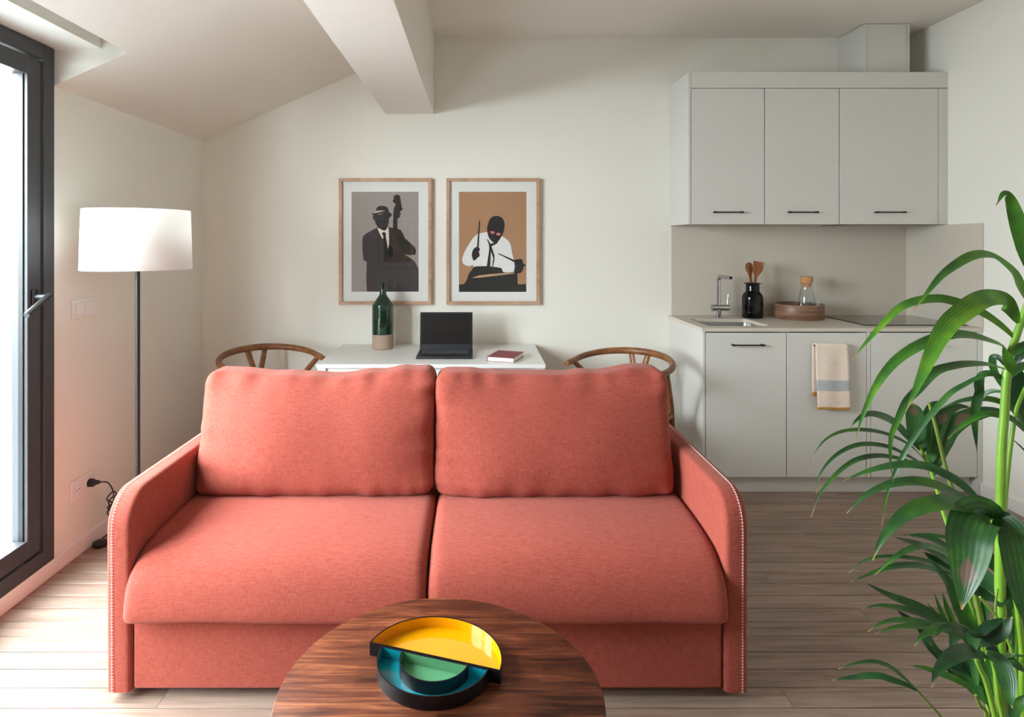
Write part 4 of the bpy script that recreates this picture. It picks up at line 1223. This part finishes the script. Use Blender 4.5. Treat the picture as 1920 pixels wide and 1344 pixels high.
stem([(1871, 1104), (1867, 1130), (1867, 1161), (1867, 1208), (1868, 1300)], 3, 9, 1.28, 1.28, 'stem_dark', root=(-0.01, -0.03))
stem([(1837, 1119), (1869, 1157), (1886, 1191), (1899, 1229), (1909, 1293), (1907, 1340)], 4, 8, 1.25, 1.26, root=(0.04, -0.04))
stem([(1836, 1206), (1831, 1235), (1848, 1276), (1865, 1340)], 7, 10, 1.18, 1.22, root=(0.0, -0.06))
stem([(1852, 1222), (1863, 1246), (1871, 1293), (1878, 1335)], 6, 9, 1.20, 1.23, root=(0.02, -0.05))
stem([(1719, 1293), (1740, 1316), (1765, 1345), (1800, 1400)], 3.5, 5, 1.22, 1.24, 'stem_dark', root=(-0.06, -0.03))
stem([(1829, 1303), (1838, 1324), (1850, 1348)], 5, 7, 1.26, 1.27, 'stem_dark', root=(-0.03, -0.02))
stem([(1890, 1115), (1905, 1178), (1903, 1250), (1896, 1340)], 4, 7, 1.33, 1.32, root=(0.03, 0.03))
stem([(1880, 1225), (1882, 1290), (1880, 1344)], 9, 16, 1.34, 1.32, 'stem_dark', root=(0.01, 0.02))

# crown leaflets on the tall stem
leaf([(1938, 520), (1918, 450), (1903, 400), (1893, 372), (1882, 363), (1868, 385)], 27, 1.29, -0.05, 0.16, 0.25)
leaf([(1926, 562), (1903, 518), (1876, 492), (1852, 479), (1823, 481), (1794, 496), (1765, 518), (1742, 545), (1713, 582)], 21, 1.29, -0.10, 0.24, 0.45)
leaf([(1909, 606), (1897, 582), (1881, 564), (1860, 560), (1836, 566), (1809, 584), (1782, 606), (1762, 634), (1747, 664), (1730, 702), (1712, 742), (1698, 772)], 38, 1.29, -0.16, 0.28, 0.35, basew=0.12)
leaf([(1903, 634), (1876, 610), (1845, 589), (1818, 577), (1787, 566), (1758, 561), (1720, 565), (1687, 578), (1656, 607), (1625, 641), (1597, 674)], 16, 1.30, 0.06, 0.26, 0.45)
leaf([(1893, 664), (1876, 648), (1854, 639), (1825, 631), (1800, 628), (1776, 630), (1742, 640), (1700, 662), (1669, 688), (1644, 722), (1625, 761), (1613, 793), (1605, 826)], 20, 1.30, -0.06, 0.22, 0.45)
leaf([(1888, 694), (1854, 684), (1820, 683), (1787, 687), (1753, 698), (1720, 732), (1698, 756), (1681, 793), (1671, 818), (1669, 850), (1671, 878), (1675, 903)], 17, 1.29, -0.14, 0.08, 0.5)
leaf([(1887, 708), (1854, 703), (1832, 709), (1809, 721), (1785, 735), (1765, 755), (1742, 781), (1720, 811), (1698, 845), (1681, 880), (1664, 924), (1653, 985)], 10, 1.30, 0.05, 0.06, 0.4)
leaf([(1885, 713), (1863, 701), (1842, 703), (1835, 719), (1835, 738), (1829, 762), (1827, 792), (1832, 848)], 15, 1.31, 0.06, -0.02, 0.2)
leaf([(1886, 687), (1875, 672), (1863, 670), (1862, 687), (1872, 712), (1882, 733)], 12, 1.32, 0.04, -0.04, 0.3)
leaf([(1903, 702), (1892, 676), (1880, 646)], 19, 1.26, -0.03, 0.08, 0.1)
leaf([(1925, 806), (1902, 772), (1883, 759), (1863, 751), (1832, 748), (1798, 753), (1766, 765)], 11, 1.33, 0.05, 0.16, 0.5)
leaf([(1886, 735), (1863, 733), (1846, 739), (1832, 756), (1822, 776)], 8, 1.33, 0.05, -0.04, 0.4)
leaf([(1925, 812), (1899, 788), (1876, 780), (1845, 777), (1816, 790), (1794, 806), (1777, 823)], 12, 1.30, 0.04, 0.16, 0.5, scorch=0.9)
leaf([(1926, 640), (1912, 662), (1898, 690)], 20, 1.34, 0.04, -0.2, 0.1)
leaf([(1928, 680), (1912, 690), (1896, 708)], 14, 1.24, -0.02, 0.0, 0.3)
leaf([(1894, 680), (1902, 720), (1914, 765), (1925, 800)], 42, 1.35, 0.04, -0.22, 0.1)
leaf([(1926, 655), (1916, 650), (1900, 668)], 15, 1.27, 0, -0.05, 0.3)
leaf([(1930, 740), (1915, 728), (1903, 712)], 30, 1.37, 0.03, -0.25, 0.2)
leaf([(1935, 860), (1915, 838), (1897, 822)], 3, 1.4, 0.02, -0.2, 0.2)
# second frond, further back
leaf([(1719, 832), (1718, 816), (1716, 793), (1713, 766), (1711, 755)], 30, 1.45, 0.03, -0.1, 0.1, scorch=0.8, round_=3)
leaf([(1729, 849), (1735, 807), (1741, 777), (1750, 759), (1773, 752)], 20, 1.45, 0.04, -0.08, 0.15)
leaf([(1743, 872), (1752, 827), (1763, 793), (1777, 771), (1797, 762), (1822, 764)], 24, 1.44, 0.05, -0.08, 0.2, scorch=0.55)
leaf([(1748, 890), (1756, 862), (1769, 828), (1783, 804), (1809, 784), (1845, 773), (1876, 772), (1901, 782)], 30, 1.43, 0.04, -0.02, 0.3, scorch=0.55)
leaf([(1728, 846), (1698, 816), (1670, 790), (1641, 778), (1622, 778), (1606, 788), (1593, 803)], 18, 1.45, -0.06, -0.10, 0.45)
leaf([(1738, 868), (1709, 838), (1675, 819), (1641, 809), (1607, 806), (1576, 810), (1548, 824), (1529, 847), (1524, 862)], 9, 1.44, -0.10, -0.02, 0.5)
leaf([(1741, 877), (1698, 853), (1664, 838), (1627, 833), (1599, 837), (1571, 851), (1548, 873), (1534, 899), (1530, 925)], 9, 1.44, -0.06, -0.04, 0.5)
leaf([(1744, 884), (1710, 868), (1675, 858), (1641, 855), (1607, 862), (1579, 879), (1554, 904), (1534, 931), (1521, 969)], 10, 1.43, -0.12, 0.02, 0.5)
# big leaflets in front
leaf([(1861, 972), (1834, 938), (1800, 906), (1769, 888), (1738, 875), (1698, 871), (1656, 876), (1619, 886), (1580, 902)], 15, 1.21, 0.10, 0.0, 0.5)
leaf([(1860, 970), (1830, 950), (1797, 931), (1755, 911), (1715, 903), (1675, 907), (1641, 919), (1613, 936), (1588, 962)], 17, 1.20, 0.02, 0.04, 0.5)
leaf([(1860, 969), (1835, 957), (1806, 950), (1769, 944), (1732, 950), (1698, 965), (1670, 990), (1650, 1018), (1636, 1050)], 30, 1.20, -0.06, 0.06, 0.45)
leaf([(1861, 972), (1845, 964), (1830, 972), (1820, 1000), (1817, 1035), (1813, 1070), (1808, 1105), (1803, 1143)], 72, 1.19, -0.08, 0.0, 0.1, scorch=0.74, fold=0.3, basew=0.45)
leaf([(1861, 974), (1882, 978), (1902, 1003), (1913, 1050), (1922, 1110), (1932, 1190)], 56, 1.19, -0.07, -0.02, 0.1, fold=0.3)
# third frond, low behind
leaf([(1789, 1010), (1751, 1004), (1717, 1003), (1689, 1004)], 7, 1.5, 0.03, -0.15, 0.4)
leaf([(1800, 1045), (1757, 1015), (1730, 1006), (1700, 1004)], 11, 1.49, 0.03, -0.15, 0.4)
leaf([(1800, 1070), (1751, 1034), (1717, 1020), (1674, 1006)], 13, 1.48, 0.02, -0.1, 0.4)
leaf([(1797, 1048), (1751, 1027), (1723, 1025), (1694, 1035), (1669, 1052), (1640, 1078)], 12, 1.46, -0.06, 0.10, 0.5)
leaf([(1799, 1080), (1746, 1055), (1706, 1046), (1660, 1043), (1623, 1050), (1591, 1074)], 8, 1.47, -0.03, -0.05, 0.5)
leaf([(1802, 1092), (1751, 1068), (1711, 1060), (1671, 1063), (1637, 1074), (1594, 1091)], 12, 1.46, -0.06, -0.06, 0.5)
leaf([(1810, 1095), (1780, 1070), (1757, 1053), (1731, 1034)], 20, 1.48, 0.02, -0.22, 0.3)
leaf([(1812, 1185), (1799, 1149), (1789, 1120), (1777, 1091), (1757, 1066), (1733, 1038)], 17, 1.40, 0.02, 0.0, 0.2)
# fan right of the middle
leaf([(1872, 1110), (1848, 1085), (1827, 1066), (1812, 1050)], 30, 1.30, 0.04, -0.08, 0.2)
leaf([(1868, 1126), (1844, 1115), (1818, 1098), (1796, 1082)], 20, 1.30, 0.03, -0.22, 0.3)
leaf([(1870, 1136), (1884, 1106), (1903, 1077), (1918, 1060)], 28, 1.29, 0.03, -0.25, 0.2)
leaf([(1872, 1074), (1855, 1048), (1836, 1026)], 22, 1.34, 0.03, -0.22, 0.2)
leaf([(1874, 1140), (1890, 1130), (1912, 1100)], 20, 1.31, 0.02, -0.2, 0.2)
# left fan
leaf([(1806, 1190), (1771, 1168), (1740, 1147), (1708, 1132), (1676, 1120), (1645, 1105), (1620, 1091)], 15, 1.38, 0.05, -0.06, 0.4)
leaf([(1806, 1192), (1771, 1172), (1740, 1157), (1708, 1145), (1676, 1138), (1645, 1135), (1617, 1141)], 12, 1.37, 0.0, -0.06, 0.5)
leaf([(1775, 1250), (1758, 1226), (1742, 1204), (1729, 1178), (1700, 1157), (1680, 1142)], 18, 1.40, 0.03, -0.28, 0.3)
leaf([(1805, 1194), (1761, 1176), (1740, 1170), (1708, 1164), (1676, 1163), (1649, 1170), (1628, 1184)], 13, 1.33, -0.04, 0.04, 0.5)
leaf([(1806, 1198), (1757, 1177), (1719, 1174), (1687, 1175), (1661, 1180), (1640, 1189)], 12, 1.32, -0.05, 0.06, 0.5)
# dark central fan
leaf([(1812, 1182), (1770, 1176), (1747, 1183), (1727, 1194), (1715, 1211)], 18, 1.24, -0.05, 0.08, 0.4)
leaf([(1833, 1194), (1810, 1180), (1785, 1175), (1766, 1179), (1757, 1189), (1755, 1199)], 15, 1.23, -0.03, -0.16, 0.5)
leaf([(1825, 1190), (1806, 1186), (1791, 1192), (1786, 1208), (1784, 1228)], 20, 1.22, -0.04, -0.12, 0.2)
leaf([(1834, 1192), (1826, 1194), (1823, 1210), (1822, 1236)], 24, 1.21, -0.04, -0.1, 0.15)
leaf([(1830, 1196), (1848, 1178), (1865, 1168), (1884, 1158)], 16, 1.22, 0.0, -0.26, 0.4)
leaf([(1836, 1208), (1857, 1196), (1880, 1181), (1898, 1156)], 26, 1.22, -0.01, -0.24, 0.3)
leaf([(1850, 1229), (1818, 1222), (1791, 1229), (1770, 1244), (1757, 1259), (1751, 1271), (1747, 1289)], 28, 1.18, -0.08, -0.12, 0.4)
leaf([(1850, 1226), (1872, 1236), (1885, 1258), (1891, 1285), (1894, 1309), (1898, 1328)], 30, 1.19, -0.05, -0.12, 0.2)
leaf([(1880, 1232), (1901, 1229), (1925, 1230)], 7, 1.24, -0.03, -0.1, 0.4)
leaf([(1882, 1233), (1901, 1243), (1925, 1262)], 15, 1.24, -0.03, -0.1, 0.4)
leaf([(1850, 1212), (1862, 1222), (1872, 1232)], 22, 1.24, 0.0, -0.3, 0.2)
# low left leaves
leaf([(1834, 1310), (1824, 1294), (1810, 1284), (1785, 1271), (1757, 1261), (1732, 1252), (1705, 1247)], 12, 1.27, 0.03, 0.10, 0.4)
leaf([(1856, 1320), (1831, 1295), (1806, 1273), (1782, 1254)], 22, 1.28, 0.05, -0.02, 0.3)
leaf([(1852, 1316), (1827, 1288), (1795, 1261), (1770, 1233), (1742, 1204)], 24, 1.31, 0.05, -0.2, 0.3)
leaf([(1845, 1300), (1825, 1262), (1808, 1232), (1795, 1205)], 24, 1.33, 0.03, -0.12, 0.2)
leaf([(1719, 1294), (1695, 1271), (1670, 1251), (1651, 1243), (1634, 1240), (1613, 1242), (1592, 1247), (1572, 1254)], 8, 1.22, -0.02, -0.14, 0.5)
leaf([(1719, 1294), (1695, 1282), (1670, 1274), (1651, 1268), (1628, 1267), (1602, 1270), (1581, 1272), (1560, 1275)], 11, 1.22, 0.03, -0.14, 0.5)
# upright young blades behind
leaf([(1792, 1200), (1772, 1164), (1761, 1138), (1752, 1112)], 9, 1.42, 0.01, 0.22, 0.1)
leaf([(1797, 1195), (1787, 1168), (1776, 1140), (1767, 1110)], 11, 1.42, 0.01, 0.24, 0.1)
leaf([(1775, 1180), (1753, 1149), (1738, 1130)], 7, 1.43, 0.01, 0.14, 0.1)
leaf([(1834, 1220), (1824, 1183), (1816, 1155), (1812, 1122)], 18, 1.36, 0.01, 0.08, 0.1)
leaf([(1850, 1240), (1840, 1190), (1834, 1150), (1838, 1120)], 16, 1.39, 0.01, -0.12, 0.1)
leaf([(1832, 1285), (1828, 1262), (1824, 1238), (1818, 1210)], 12, 1.30, 0.01, 0.02, 0.1)
leaf([(1854, 1310), (1856, 1280), (1856, 1250), (1855, 1215)], 18, 1.29, 0.01, 0.18, 0.1)
leaf([(1862, 1320), (1863, 1290), (1862, 1250), (1858, 1200)], 12, 1.30, 0.01, 0.12, 0.1)
leaf([(1842, 1310), (1842, 1280), (1840, 1250), (1838, 1230)], 12, 1.31, 0.01, 0.05, 0.1)
leaf([(1902, 1280), (1906, 1240), (1907, 1210), (1903, 1175)], 19, 1.33, 0.01, 0.06, 0.1)
leaf([(1905, 1240), (1912, 1180), (1915, 1130), (1920, 1090)], 20, 1.36, 0.01, -0.12, 0.1)
leaf([(1880, 1230), (1888, 1180), (1896, 1140), (1900, 1110)], 16, 1.38, 0.01, -0.15, 0.1)
leaf([(1915, 1340), (1918, 1300), (1925, 1250)], 26, 1.30, 0.01, 0.02, 0.1)
leaf([(1898, 1340), (1904, 1310), (1910, 1280)], 16, 1.28, 0.01, -0.2, 0.1)

# more shade leaves low in the clump
leaf([(1870, 1310), (1850, 1270), (1832, 1235), (1812, 1200), (1795, 1180)], 20, 1.35, 0.05, -0.2, 0.2)
leaf([(1866, 1330), (1840, 1300), (1812, 1270), (1790, 1240), (1768, 1215)], 22, 1.36, 0.04, -0.22, 0.2)
leaf([(1880, 1280), (1872, 1240), (1870, 1200), (1876, 1160)], 22, 1.37, 0.02, -0.2, 0.1)
leaf([(1890, 1300), (1900, 1260), (1912, 1225), (1930, 1200)], 24, 1.36, 0.02, -0.18, 0.2)
leaf([(1858, 1330), (1852, 1290), (1842, 1250), (1826, 1215)], 16, 1.25, -0.02, 0.02, 0.1)
leaf([(1888, 1345), (1890, 1310), (1886, 1275)], 20, 1.35, 0.01, -0.15, 0.1)
leaf([(1905, 1150), (1912, 1110), (1925, 1070)], 22, 1.38, 0.02, -0.2, 0.1)
leaf([(1850, 1170), (1842, 1140), (1826, 1110), (1808, 1090)], 18, 1.39, 0.02, -0.15, 0.2)
leaf([(1895, 1345), (1912, 1318), (1930, 1300)], 18, 1.22, -0.02, 0.0, 0.3)
leaf([(1878, 1075), (1892, 1050), (1912, 1030)], 20, 1.36, 0.02, -0.2, 0.2)
